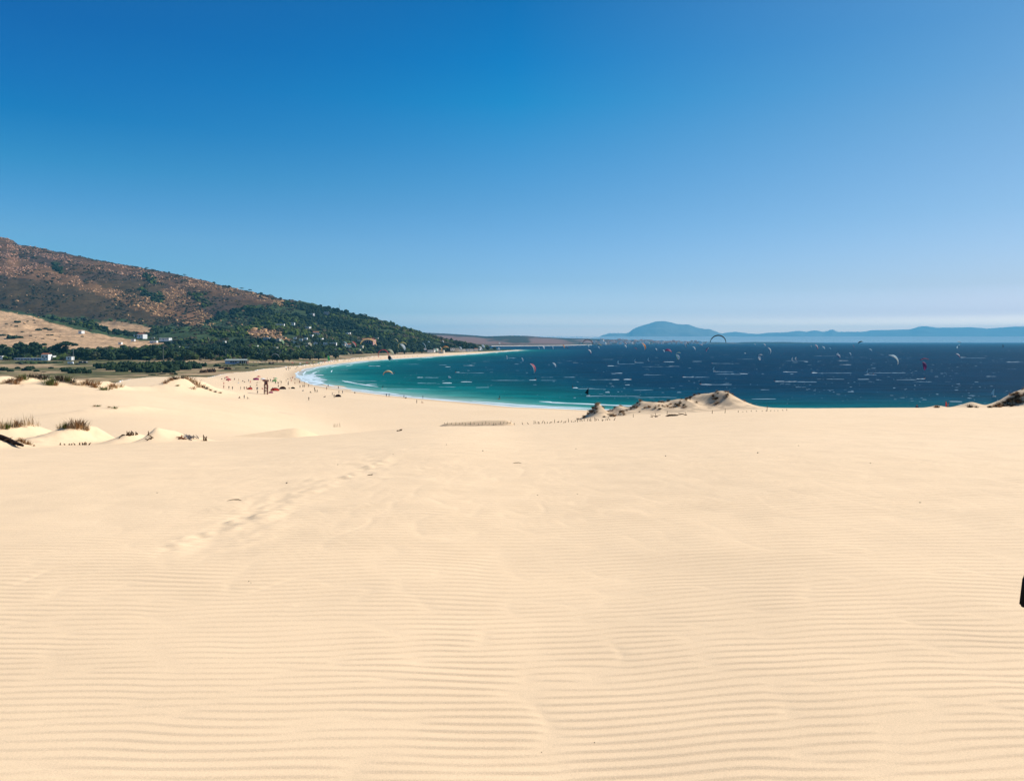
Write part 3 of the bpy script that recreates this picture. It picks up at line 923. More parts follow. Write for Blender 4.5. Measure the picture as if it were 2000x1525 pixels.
def build_woods():
    x, d, z, u, y = hill_points(60000, -60, 1010, wood_sel)
    def under(u, y, uw, yw, d, x):
        return (y > 694) & (y < 703.5) & (u < 640) & (fbm(u * .09, y * .4, 2) > .36)
    x2, d2, z2, u2, y2 = hill_points(30000, -60, 650, under, 330)
    x2, d2, z2, u2, y2 = (q[:1500] for q in (x2, d2, z2, u2, y2))
    u = np.concatenate([u, np.full(len(u2), -999.)]); x = np.r_[x, x2]; d = np.r_[d, d2]; z = np.r_[z, z2]; y = np.r_[y, y2]
    k = (rng.random(len(x)) < np.interp(u, [-60, 300, 400, 900], [.35, .4, .42, .30])) | (u < -900)
    x, d, z, u, y = x[k], d[k], z[k], u[k], y[k]
    n = len(x)
    print('wood lumps', n)
    r = rng.uniform(2.2, 4.6, n) * (1 + .5 * (rng.random(n) < .12)) * np.interp(d, [1100, 2500], [.9, 1.25])
    cn = fbm(x * .01 + 5, d * .01, 3)
    C = np.empty((n, 3))
    base = np.array([[.012, .026, .012], [.028, .044, .014], [.060, .085, .016], [.075, .062, .034]])
    lg = inpoly(u + (fbm(x * .03, d * .03, 2) - .5) * 60, y, [(425, 640), (450, 618), (500, 622), (560, 638), (600, 652), (570, 660), (500, 645)])
    t = np.clip(cn * 1.7 - .35 + rng.normal(0, .16, n), 0, .999)
    ii = np.digitize(t, [.42, .66, .88])
    ii = np.where(lg & (rng.random(n) < .7), 2, ii)
    C[:] = base[ii] * rng.uniform(.75, 1.3, (n, 1))
    P = np.stack([x, d, z + r * .45], -1)
    S_ = np.stack([r * rng.uniform(.8, 1.3, n), r * rng.uniform(.8, 1.3, n), r * rng.uniform(.7, 1.15, n)], -1)
    v, f, c = blobs(P, S_, C, .3)
    tag(mesh_np('hillside_woods', v, f, LEAF, {'tint': c}, smooth=False), kind='stuff')
build_woods()

def build_scrub():
    def sel(u, y, uw, yw, d, x):
        n = fbm(x * .02 + 20, d * .015, 4)
        return (n > .5) & ~inpoly(uw, yw, FIELD) & ~inpoly(u, y + 3, FIELD) & ~inpoly(u, y, FIELD2)
    x, d, z, u, y = hill_points(16000, -80, 640, sel)
    k = rng.random(len(x)) < .75
    x, d, z = x[k], d[k], z[k]
    n = len(x)
    r = rng.uniform(1.2, 3.4, n)
    C = np.array([.026, .028, .014]) * rng.uniform(.6, 1.9, (n, 1)) + np.array([.02, .006, .004]) * rng.random((n, 1))
    v, f, c = blobs(np.stack([x, d, z + r * .2], -1), np.stack([r * 1.3, r * 1.3, r * .7], -1), C, .3)
    tag(mesh_np('hill_scrub', v, f, LEAF, {'tint': c}, smooth=False), kind='stuff')
    def sel2(u, y, uw, yw, d, x):
        n = fbm(x * .015 + 3, d * .012 + 8, 4)
        a = inpoly(uw, yw, ROCKA) | inpoly(uw, yw, ROCKC)
        b_ = inpoly(uw, yw, ROCKB)
        few = rng.random(len(u)) < .035
        return ((a & (n > .40)) | (b_ & (n > .45)) | (inpoly(uw, yw, SOIL)) | (few & (u < 520) & (y < 640)))
    x, d, z, u, y = hill_points(52000, -80, 640, sel2)
    k = rng.random(len(x)) < .4
    x, d, z, u, y = x[k], d[k], z[k], u[k], y[k]
    n = len(x)
    print('rocks', n)
    r = rng.uniform(.8, 2.1, n) * (1 + .9 * (rng.random(n) < .08))
    up = sm(y, 600, 500)[:, None]
    C = (np.array([.66, .38, .18]) * (1 - up) + np.array([.62, .34, .23]) * up) * rng.uniform(.55, 1.15, (n, 1))
    v, f, c = blobs(np.stack([x, d, z + r * .3], -1), np.stack([r * rng.uniform(.8, 1.6, n), r, r * rng.uniform(.6, 1.1, n)], -1), C, .35, V0=np.sign(ICO_V) * np.abs(ICO_V) ** .6)
    tag(mesh_np('hillside_rocks', v, f, STONE, {'tint': c}, smooth=False), kind='stuff')
build_scrub()

# ------------------------------------------------------------------ white water: wakes, whitecaps and the surf
FOAM = mat('sea_foam', (.52, .62, .66), .9, .1)
CAPS = mat('thin_sea_foam', (.20, .32, .39), .9, .1)
STREAKS = [(720, 743, 715, 1), (665, 680, 722, .6), (660, 712, 745, .5), (712, 752, 744.5, .8), (715, 735, 751, 1), (745, 757, 759, 2), (757, 840, 760.3, .9), (814, 827, 737.7, 1.4), (829, 856, 737.7, .9),
           (815, 832, 748.5, .8), (834, 852, 748.5, .8), (864, 882, 748.5, 1), (857, 890, 756, .6), (890, 898, 727.7, 1.1), (898, 945, 728.5, .6), (900, 922, 746, 1.1), (905, 927, 714, 1), (921, 929, 709.5, .9), (870, 880, 716.5, 1),
           (940, 956, 706, .8), (815, 824, 703, .8), (858, 872, 713, .5), (787, 818, 711.5, .5), (930, 955, 756.5, .6), (870, 885, 755.7, .6),
           (960, 1024, 743, .8), (1034, 1047, 742.5, 1.3), (1056, 1081, 737.3, .8), (1100, 1123, 737, .9), (1056, 1087, 743, .8), (1119, 1129, 758.3, 1.5), (1129, 1162, 759.3, .8), (1162, 1184, 760.4, .6), (1150, 1195, 742, .8), (1194, 1210, 741.8, 1.2),
           (1218, 1233, 741.5, 1.5), (1194, 1216, 729.3, 1), (1187, 1200, 715, 1.2), (1200, 1210, 715.3, .6), (1206, 1240, 711, .6), (1119, 1129, 708.4, 1), (1111, 1117, 704.5, .8), (1177, 1198, 702, .6), (1204, 1218, 699.2, .6), (1145, 1250, 774.3, .6),
           (1005, 1014, 711.3, .8), (1182, 1190, 766, 1), (989, 1008, 699.3, .9), (1221, 1230, 751.6, 1), (1240, 1257, 708.3, .9), (1270, 1288, 706, .9), (1296, 1317, 707, 1), (1308, 1326, 715.6, 1.1), (1254, 1310, 716.5, .5), (1334, 1357, 737, 1.7), (1357, 1386, 737.2, .9),
           (1257, 1300, 732.3, .6), (1368, 1388, 751, 1.6), (1388, 1430, 751.2, .9), (1352, 1371, 706, .8), (1391, 1412, 710, .9), (1412, 1446, 710.2, .7), (1392, 1405, 725.8, 1), (1405, 1432, 726.2, .6), (1446, 1459, 730, 1), (1397, 1446, 731, .6), (1280, 1302, 761, .7), (1237, 1276, 762, .6),
           (1240, 1322, 776.5, .7), (1412, 1426, 692.6, .6), (1388, 1394, 698, .7), (1512, 1530, 744.7, 2), (1530, 1557, 745.4, 1.6), (1557, 1592, 745.8, .8), (1531, 1556, 726.6, 1), (1586, 1598, 728.5, 1.4), (1598, 1665, 728.7, .6), (1634, 1656, 704.5, 1), (1641, 1663, 712.5, 1.1),
           (1678, 1692, 698, .9), (1535, 1578, 704.8, .6), (1570, 1578, 706.8, 1), (1547, 1560, 708, .6), (1553, 1563, 756, .9), (1567, 1574, 756.4, .9), (1690, 1713, 732.2, .9), (1698, 1742, 728.5, .7), (1615, 1647, 740.6, .7), (1673, 1698, 740.8, .7), (1487, 1503, 761.5, .7), (1467, 1515, 779.2, .7),
           (1440, 1472, 701.5, .5), (1590, 1634, 695.4, .5), (1742, 1770, 728.4, .8), (1752, 1790, 741.8, .8), (1790, 1807, 740.2, 1.4), (1785, 1822, 746, .9), (1876, 1888, 698.2, 1.4), (1888, 1924, 699.2, .6), (1964, 1988, 707.3, 1), (1990, 2004, 707.3, .9), (1927, 1944, 735.4, .9), (1856, 1876, 784.3, 1.1),
           (1757, 1766, 776.8, .9), (1893, 1903, 773, .8), (1890, 1900, 778, .8), (1848, 1860, 746, .7), (1535, 1545, 676.5, .5), (1652, 1664, 764.5, .6), (1736, 1741, 772, .9)]
def build_foam():
    mb = MB()
    def ridge(u0, u1, y, wt, seed):
        d = CZ * F / (y - EY)
        L_ = (u1 - u0) * d / F
        n = max(5, int(L_ / max(1.2, d * .0016)))
        t = np.linspace(0, 1, n)
        x = d * (u0 - 1000) / F + L_ * t
        n1 = fbm(t * L_ * .25 + seed, t * 0 + seed * 1.7, 3)
        h = .22 * wt * (d / 700) ** .45 * np.clip(n1 * 4.2 - 1.6, .02, 1.3) * np.clip(np.sin(math.pi * np.clip(t, .02, .98)) * 2.5, 0, 1)
        wd = (.2 + .6 * wt) * (.5 + n1) * (d / 700) ** .5
        yo = d + (fbm(t * L_ * .08 + seed, t * 0, 2) - .5) * 6
        V = np.stack([np.stack([x, yo - wd, -.15 + 0 * x], -1), np.stack([x, yo - .25 * wd, h * .8 + .12], -1), np.stack([x, yo + .4 * wd, h + .12], -1), np.stack([x, yo + wd, -.15 + 0 * x], -1)], 0).reshape(-1, 3)
        q = [(r * n + i, r * n + i + 1, (r + 1) * n + i + 1, (r + 1) * n + i) for r in range(3) for i in range(n - 1)]
        mb.add(V, q)
    for i, (u0, u1, y, wt) in enumerate(STREAKS):
        if wt >= 1: ridge(u0, u1, y, wt, i * 3.1)
    wk = mb.build('wake_foam', FOAM, smooth=True); tag(wk, kind='stuff')
    mb = MB()
    for i, (u0, u1, y, wt) in enumerate(STREAKS):
        if wt < 1: ridge(u0, u1, y, wt, i * 3.1)
    tag(mb.build('thin_wake_foam', mat('thin_wake_foam', (.24, .36, .43), .9, .1), smooth=True), kind='stuff')
    mb = MB()
    k = 0
    while k < 720:
        y = 671 + 130 * rng.random() ** 1.5
        u = rng.uniform(640, 2030)
        d = CZ * F / (y - EY)
        x = d * (u - 1000) / F
        if float(coast_sd(np.array([x]), np.array([d]))[0]) > -50:
            continue
        if rng.random() > interp(u, [(640, .25), (900, .5), (1100, .8), (2000, 1)]) or fbm(np.array([u * .02]), np.array([y * .08]), 2)[0] < .42:
            continue
        w_ = (.5 + 4 * rng.random() ** 3) * (d / 700) ** .6 / (d / F)
        ridge(u, u + w_ * .8, y, rng.uniform(.3, .6), k * 1.3)
        k += 1
    tag(mb.build('whitecaps', CAPS, smooth=True), kind='stuff')
    # surf along the shore
    mb = MB()
    seg = np.array(CW[2:28])
    pts = []
    for a, b_ in zip(seg[:-1], seg[1:]):
        m_ = max(2, int(np.linalg.norm(b_ - a) / 1.6))
        pts.append(a + (b_ - a) * np.linspace(0, 1, m_, endpoint=False)[:, None])
    pts = np.concatenate(pts)
    for _ in range(12):
        pts[1:-1] = (pts[:-2] + 2 * pts[1:-1] + pts[2:]) / 4
    tg = np.gradient(pts, axis=0); tg /= np.linalg.norm(tg, axis=1)[:, None]
    nr = np.stack([tg[:, 1], -tg[:, 0]], -1)
    tst = pts + nr * 8
    sgn = np.where(coast_sd(tst[:, 0], tst[:, 1]) > 0, -1, 1)[:, None]
    nr = nr * sgn                       # towards the water
    s_ = np.arange(len(pts)) * 1.0
    dist = np.hypot(pts[:, 0], pts[:, 1])
    for off, hh, wd0, thr, sd in ((1, .16, 1.5, .18, 1), (8, .26, 1.3, .46, 2), (17, .30, 1.2, .56, 3), (31, .30, 1.1, .62, 4)):
        n1 = fbm(s_ * .02 + sd * 31, s_ * 0 + sd, 4)
        n2 = fbm(s_ * .2 + sd * 7, s_ * 0, 2)
        amp = np.clip((n1 - thr) * 9, 0, 1)
        c = pts + nr * (off + 3.5 * (fbm(s_ * .03 + sd, s_ * 0, 3) - .5) * 2)[:, None]
        wd = (wd0 * (.4 + n2) * (.2 + amp))[:, None]
        A = c - nr * wd; B = c + nr * wd * .2; D_ = c + nr * wd
        z = hh * amp * (.5 + n2)
        n = len(pts)
        V = np.concatenate([np.c_[A, z * 0 + np.where(amp > .02, .02, -.6)], np.c_[B, np.where(amp > .02, z + .08, -.6)], np.c_[D_, z * 0 - .6]])
        i = np.nonzero(amp[:-1] + amp[1:] > .03)[0]
        mb.add(V, np.concatenate([np.stack([i, i + 1, n + i + 1, n + i], -1), np.stack([n + i, n + i + 1, 2 * n + i + 1, 2 * n + i], -1)]))
    tag(mb.build('surf', FOAM, smooth=True), kind='stuff')
    # wider sheets of foam in the corner of the bay
    mb = MB()
    for k in range(46):
        u = rng.uniform(583, 628); y = 737 + (u - 583) * .2 * rng.uniform(-.6, 1) + rng.uniform(-5, 7)
        d = CZ * F / (y - EY); x = d * (u - 1000) / F
        if float(coast_sd(np.array([x]), np.array([d]))[0]) > -2: continue
        r = rng.uniform(1.2, 4); a = rng.uniform(.4, 1.6)
        th = np.linspace(0, 6.283, 14, endpoint=False)
        rr = r * (.7 + .5 * rng.random(14))
        V = [(x, d, .45)] + [(x + q * math.cos(t) * 1.6, d + q * math.sin(t) * 2.4, .12) for q, t in zip(rr, th)]
        mb.add(V, t=[(0, 1 + i, 1 + (i + 1) % 14) for i in range(14)])
    tag(mb.build('foam_sheets', FOAM, smooth=True), kind='stuff')
build_foam()

# ------------------------------------------------------------------ trees
BARK = varied(mat('grey_brown_bark', (.10, .075, .055), .95, .1), 1.5, .3)
def foliage(name, c):
    return varied(mat(name, c, .9, .12), .35, .45)
G_DARK = foliage('dark_evergreen_leaves', (.018, .036, .014))
G_MID = foliage('mid_green_leaves', (.034, .056, .018))
G_OLIVE = foliage('olive_leaves', (.060, .066, .030))
def make_tree(kind, m):
    def f():
        r = np.random.default_rng(hash(kind) % 1000 if False else len(kind) * 7 + 3)
        root = empty({'round': 'broadleaf_tree', 'umbrella': 'stone_pine', 'tall': 'cypress_tree'}[kind])
        tr = MB()
        if kind == 'round':
            H = 10.0; tr.tube([(0, 0, -.5), (.1, 0, 2), (.0, .2, 5)], [.35, .28, .15])
            for a in range(4): tr.tube([(0, .05, 2.4), (1.6 * math.cos(a * 1.6), 1.6 * math.sin(a * 1.6), 5)], [.15, .07], 5)
            n = 46; ce = r.normal(0, 1, (n, 3)); ce /= np.linalg.norm(ce, axis=1)[:, None]; ce *= (.35 + .65 * r.random((n, 1)) ** .5)
            P = ce * np.array([4.0, 4.0, 3.3]) + np.array([0, 0, 6.0]); S_ = r.uniform(.8, 1.7, (n, 1)) * np.array([[1, 1, .85]])
        elif kind == 'umbrella':
            H = 10.0; tr.tube([(0, 0, -.5), (.2, 0, 3), (.1, .2, 6.5)], [.32, .25, .16])
            for a in range(5): tr.tube([(.1, .1, 5), (2.6 * math.cos(a * 1.26), 2.6 * math.sin(a * 1.26), 7.4)], [.13, .06], 5)
            n = 44; a = r.random(n) * 6.283; q = r.random(n) ** .5
            P = np.stack([4.8 * q * np.cos(a), 4.8 * q * np.sin(a), 8.6 - 1.2 * q ** 2 + r.normal(0, .3, n)], -1); S_ = r.uniform(.8, 1.5, (n, 1)) * np.array([[1.1, 1.1, .6]])
        else:
            H = 13.0; tr.tube([(0, 0, -.5), (0, 0, 6), (0, 0, 11)], [.3, .2, .08])
            n = 44; t = r.random(n); a = r.random(n) * 6.283
            w_ = 2.3 * np.sin(math.pi * np.clip(t * .9 + .12, 0, 1)) ** .7
            P = np.stack([w_ * np.cos(a) * r.random(n), w_ * np.sin(a) * r.random(n), 1.8 + t * 10.8], -1); S_ = r.uniform(.7, 1.4, (n, 1)) * np.array([[1, 1, 1.3]])
        tr.build('trunk', BARK, root, smooth=True)
        g = globals()['rng']
        v, fc, _ = blobs(P, S_, None, .32)
        mesh_np('crown', v, fc, m, smooth=False, parent=root)
        return root
    return f
TREES = {(k, c): Kind(make_tree(k, m)) for k in ('round', 'umbrella', 'tall') for c, m in (('dark', G_DARK), ('mid', G_MID), ('olive', G_OLIVE))}
TNAME = {'round': 'round-crowned tree', 'umbrella': 'flat-topped pine', 'tall': 'narrow upright tree'}
def plant_tree(u, yb, hpx, kind, c, lo=900, hi=2700, wid=1.0):
    d = None
    p = on_ground(u, yb, lo, hi)
    s_ = hpx * p[1] / F / {'round': 10.0, 'umbrella': 9.6, 'tall': 13.2}[kind]
    o = TREES[(kind, c)].put(p - np.array([0, 0, .3]), rng.uniform(0, 6.28), (s_ * wid, s_ * wid, s_))
    return o
belt = []
R_ = random.Random(5)
spots = [(4, 701, 28, 'round', 'dark'), (22, 701, 22, 'round', 'mid'), (43, 701, 30, 'round', 'dark'), (67, 702, 32, 'round', 'dark'), (84, 700, 22, 'round', 'mid'), (104, 702, 20, 'round', 'dark'), (117, 700, 26, 'round', 'dark'),
         (131, 701, 30, 'umbrella', 'dark'), (146, 703, 22, 'round', 'mid'), (158, 702, 29, 'round', 'dark'), (172, 702, 20, 'round', 'mid'), (186, 703, 18, 'round', 'olive'), (200, 703, 19, 'round', 'dark'), (214, 704, 17, 'round', 'mid'),
         (228, 703, 16, 'round', 'olive'), (241, 703, 25, 'round', 'dark'), (256, 704, 22, 'round', 'dark'), (270, 704, 20, 'round', 'mid'), (285, 704, 24, 'round', 'dark'), (299, 704, 26, 'round', 'dark'), (314, 704, 22, 'round', 'mid'),
         (330, 703, 24, 'round', 'dark'), (343, 704, 27, 'umbrella', 'dark'), (358, 703, 24, 'tall', 'dark'), (366, 704, 20, 'round', 'mid'), (381, 704, 27, 'umbrella', 'dark'), (398, 704, 23, 'round', 'dark'), (412, 704, 18, 'round', 'mid'), (427, 703, 22, 'round', 'dark'), (441, 700, 17, 'round', 'dark'),
         (452, 699, 18, 'round', 'mid'), (466, 698, 17, 'round', 'dark'), (480, 699, 19, 'round', 'dark'), (494, 704, 15, 'round', 'mid'), (508, 704, 15, 'round', 'dark'), (520, 706, 17, 'round', 'mid'), (532, 708, 19, 'round', 'dark'), (541, 709, 20, 'round', 'dark'), (553, 708, 17, 'round', 'mid'),
         (565, 706, 15, 'round', 'dark'), (578, 705, 14, 'round', 'mid'), (592, 704, 13, 'round', 'dark'), (606, 704, 14, 'round', 'olive'), (622, 704, 13, 'round', 'dark'), (640, 702, 12, 'round', 'mid'), (656, 701, 12, 'round', 'dark')]
for u, yb, h, k, c in spots:
    yb = yb + R_.uniform(-3.5, .5); h = h * R_.uniform(.8, 1.12)
    o = plant_tree(u, yb, h, k, c, 700, 1500, R_.uniform(.95, 1.3))
    belt.append((o, u, {'dark': 'dark green', 'mid': 'mid green', 'olive': 'dull olive'}[c] + ' ' + TNAME[k]))
label_rows(belt, '{w}, {n} in the tree belt at the hill foot', 'tree', 'trees in the belt at the foot of the hill')
ridge = []
for u, yb, h, k, c in [(287, 526, 5, 'umbrella', 'dark'), (330, 533, 4, 'round', 'dark'), (360, 540, 5, 'umbrella', 'dark'), (418, 552, 5, 'round', 'dark'), (447, 561, 5, 'round', 'dark'), (472, 568, 6, 'umbrella', 'dark'), (488, 572, 6, 'umbrella', 'dark'), (510, 577, 6, 'round', 'dark'), (528, 583, 5, 'umbrella', 'dark'),
                       (548, 588, 5, 'round', 'dark'), (578, 593, 5, 'round', 'mid'), (626, 601, 6, 'round', 'dark'), (642, 604, 6, 'round', 'dark'), (659, 607, 7, 'round', 'dark'), (675, 609, 6, 'round', 'mid'), (690, 613, 6, 'round', 'dark'),
                       (712, 620, 8, 'umbrella', 'dark'), (720, 622, 6, 'round', 'dark'), (734, 626, 8, 'round', 'dark'), (752, 632, 7, 'umbrella', 'dark'), (765, 635, 6, 'round', 'mid'), (790, 643, 6, 'round', 'dark'), (805, 647, 7, 'umbrella', 'dark'), (826, 654, 6, 'round', 'dark'), (843, 660, 6, 'round', 'mid')]:
    rd = float(interp(u, RIDGE_D)) - 40
    p = at_depth(u, rd)
    s_ = h * rd / F / 10.0
    ridge.append((TREES[(k, c)].put(p - np.array([0, 0, .6]), R_.uniform(0, 6.28), (s_ * 1.3, s_ * 1.3, s_)), u, {'dark': 'dark', 'mid': 'green'}[c] + ' ' + TNAME[k]))
label_rows(ridge, '{w} against the sky, {n} along the hill ridge', 'tree', 'trees along the ridge of the hill')
cape = []
for u, yb, h, k, c in [(852, 686, 12, 'round', 'dark'), (866, 686, 13, 'round', 'mid'), (873, 684, 19, 'round', 'dark'), (884, 684, 14, 'round', 'dark'), (897, 683, 22, 'umbrella', 'dark'), (906, 684, 16, 'round', 'mid'), (911, 684, 12, 'tall', 'dark'), (919, 683, 17, 'umbrella', 'dark'), (927, 683, 12, 'round', 'dark'),
                       (940, 682, 8, 'round', 'mid'), (953, 682, 8, 'round', 'dark'), (966, 682, 7, 'round', 'mid'), (838, 688, 12, 'round', 'dark'), (824, 690, 11, 'round', 'mid'), (808, 691, 12, 'round', 'dark'), (790, 692, 12, 'round', 'mid'), (772, 693, 13, 'round', 'dark')]:
    cd = float(interp(u, [(760, 1500), (850, 1780), (900, 2000), (970, 2330)]))
    p = at_depth(u, cd)
    s_ = h * cd / F / 10.0
    cape.append((TREES[(k, c)].put(p - np.array([0, 0, .4]), R_.uniform(0, 6.28), (s_ * 1.2, s_ * 1.2, s_)), u, {'dark': 'dark', 'mid': 'green'}[c] + ' ' + TNAME[k]))
label_rows(cape, '{w}, {n} behind the far end of the beach', 'tree', 'trees behind the far end of the beach')

# ------------------------------------------------------------------ shrubs
def make_shrub(m, seed, name='shrub', flat=.7):
    def f():
        r = np.random.default_rng(seed)
        n = 26
        a = r.random(n) * 6.283; q = r.random(n) ** .5
        P = np.stack([q * np.cos(a), q * np.sin(a), (.35 + .45 * r.random(n)) * (1.15 - q * .6)], -1) * np.array([1, 1, flat])
        v, fc, _ = blobs(P, r.uniform(.2, .42, (n, 1)) * np.ones((1, 3)), None, .35)
        return mesh_np(name, v, fc, m, smooth=False)
    return f
SCRUB = {c: [Kind(make_shrub(m, s)) for s in (1, 2)] for c, m in (('dark', G_DARK), ('green', G_MID), ('olive', G_OLIVE), ('brown', foliage('dry_brown_twigs', (.11, .065, .035))))}
SW = {'dark': 'dark green', 'green': 'mid green', 'olive': 'dull olive', 'brown': 'dry brown'}
def put_shrub(u, y, wpx, c, hr=.6, lo=200, hi=2400):
    p = on_ground(u, y, lo, hi)
    r = wpx * p[1] / F / 2.0
    return SCRUB[c][R_.randrange(2)].put(p - np.array([0, 0, .05 * r]), R_.uniform(0, 6.28), (r, r, r * hr * 1.4))
its = []
for u, y, w_ in [(34, 630, 11), (13, 633, 5), (22, 636, 4), (32, 638, 6), (44, 649, 5), (5, 656, 10), (15, 655, 5), (24, 661, 18), (37, 660, 12), (60, 656, 5), (68, 631, 4), (66, 626, 4), (54, 628, 4), (75, 645, 10), (88, 643, 9), (97, 645, 8), (93, 655, 5), (101, 655, 6), (116, 659, 3), (127, 670, 11), (118, 655, 3), (161, 658, 5), (48, 633, 4), (70, 660, 3), (84, 662, 5), (133, 675, 7), (108, 664, 4)]:
    its.append((put_shrub(u, y, w_, 'dark' if w_ > 4 else 'olive', .7, 1000), u, 'large' if w_ > 9 else 'small'))
label_rows(its, '{w} dark shrub alone on the tan hillside field, {n}', 'shrub', 'shrubs dotted over the tan field')
its = []
for u, y, w_ in [(203, 720, 26), (215, 716, 24), (228, 722, 30), (243, 716, 26), (255, 723, 32), (268, 717, 26), (282, 724, 34), (296, 717, 30), (308, 725, 34), (322, 716, 30), (333, 724, 34), (348, 716, 30), (357, 722, 30), (370, 716, 28), (381, 720, 24), (392, 716, 20), (238, 726, 22), (270, 727, 22), (300, 728, 24), (330, 728, 22), (214, 723, 14)]:
    its.append((put_shrub(u, y, w_, 'dark' if R_.random() < .75 else 'green', .8, 400), u, ''))
label_rows(its, 'low dark shrub in the thicket behind the sandy beach end, {n}', 'shrub', 'low shrubs of the thicket on the plain')
its = []
for u, y, w_, c in [(6, 724, 16, 'dark'), (20, 726, 10, 'dark'), (35, 720, 9, 'dark'), (52, 724, 16, 'dark'), (60, 721, 14, 'dark'), (72, 726, 10, 'dark'), (84, 727, 10, 'olive'), (100, 720, 8, 'dark'), (122, 722, 10, 'dark'), (132, 726, 18, 'dark'), (146, 729, 20, 'dark'), (158, 725, 16, 'dark'), (170, 729, 16, 'dark'), (180, 722, 14, 'olive'),
                    (192, 716, 16, 'dark'), (50, 709, 30, 'green'), (80, 710, 34, 'green'), (108, 709, 24, 'green'), (424, 716, 12, 'dark'), (432, 720, 9, 'brown'), (445, 722, 12, 'brown'), (465, 720, 10, 'olive'), (482, 720, 7, 'dark'), (495, 715, 14, 'olive'), (512, 712, 14, 'olive'), (530, 711, 10, 'brown'),
                    (335, 732, 7, 'brown'), (343, 732, 8, 'dark'), (300, 733, 16, 'olive'), (316, 731, 14, 'olive'), (470, 713, 26, 'olive'), (448, 715, 20, 'olive'), (398, 728, 14, 'brown'), (412, 727, 16, 'brown')]:
    its.append((put_shrub(u, y, w_, c, .3 if c in ('green', 'olive') else .9, 380), u, SW[c]))
label_rows(its, 'lone {w} shrub on the grassy plain, {n}', 'shrub', 'scattered shrubs on the grassy plain')

# ------------------------------------------------------------------ marram grass on the dunes
def make_tuft(m, seed, n=70, lean=.5, name='grass_tuft'):
    def f():
        r = np.random.default_rng(seed)
        mb = MB()
        for i in range(n):
            a = r.random() * 6.283; L_ = .25 + .75 * r.random() ** 1.3; q = r.random() * .5; w_ = r.uniform(.012, .03)
            ln = r.uniform(.1, lean)
            dx, dy = math.cos(a), math.sin(a)
            px, py = -dy * w_, dx * w_
            bx, by = q * dx, q * dy
            p1 = (bx + dx * ln * .35 * L_, by + dy * ln * .35 * L_, .6 * L_); p2 = (bx + dx * ln * L_, by + dy * ln * L_, L_)
            mb.add([(bx - px, by - py, -.05), (bx + px, by + py, -.05), (p1[0] + px, p1[1] + py, p1[2]), (p1[0] - px, p1[1] - py, p1[2]), p2], [(0, 1, 2, 3)], [(3, 2, 4)])
        return mb.build(name, m)
    return f
STRAW = varied(mat('straw_grass', (.42, .30, .17), .9, .1), 3, .25)
RUST = varied(mat('rusty_dry_grass', (.27, .145, .06), .9, .1), 3, .3)
GREENG = varied(mat('green_dune_grass', (.10, .12, .025), .9, .1), 3, .3)
DARKG = varied(mat('dark_dune_scrub', (.055, .040, .025), .9, .1), 3, .35)
GREYG = varied(mat('grey_stalks', (.22, .155, .095), .9, .1), 3, .3)
TK = {c: [Kind(make_tuft(m, s, n, ln)) for s in (1, 2, 3)] for c, m, n, ln in (('straw', STRAW, 45, .9), ('rusty', RUST, 80, 1.0), ('green', GREENG, 80, 1.0), ('dark', DARKG, 90, 1.1), ('wispy', STRAW, 12, .6), ('dense', GREYG, 70, 1.1))}
def put_tuft(u, y, hpx, c, lo, hi, wid=1.0, sink=0.0):
    p = on_ground(u, y, lo, hi)
    s_ = hpx * p[1] / F
    return TK[c][R_.randrange(3)].put(p - np.array([0, 0, s_ * sink]), R_.uniform(0, 6.28), (s_ * wid, s_ * wid, s_))
def tufts(rows, lo, hi, fmt, group):
    its = []
    for u, y, h, c, wid in rows:
        its.append((put_tuft(u, y, h, c, lo, hi, wid), u, {'wispy': 'wispy straw', 'dense': 'dense brown'}.get(c, c)))
    label_rows(its, fmt, 'grass', group)
rows = [(4, 836, 22, 'straw', 1.0), (12, 837, 15, 'green', 1.1), (20, 835, 24, 'wispy', .9), (28, 834, 14, 'dense', 1.2), (34, 833, 18, 'rusty', .9), (41, 832, 22, 'wispy', .9), (48, 831, 26, 'wispy', .8), (56, 830, 20, 'wispy', .9), (64, 831, 26, 'wispy', .8), (72, 832, 18, 'wispy', .9),
        (80, 833, 16, 'wispy', 1), (88, 835, 20, 'wispy', .8), (97, 836, 16, 'wispy', .9), (105, 836, 18, 'wispy', .8), (117, 837, 13, 'straw', 1.1), (126, 836, 15, 'green', 1.1), (133, 836, 13, 'dense', 1.1), (142, 836, 24, 'dense', 1.0), (150, 836, 22, 'rusty', 1.0), (157, 837, 20, 'dense', 1.0), (163, 838, 22, 'dense', .9), (170, 840, 12, 'rusty', .9), (-12, 838, 20, 'straw', 1)]
tufts(rows, 52, 80, '{w} grass on the near left dune top, {n}', 'grass tufts on the near left dune')
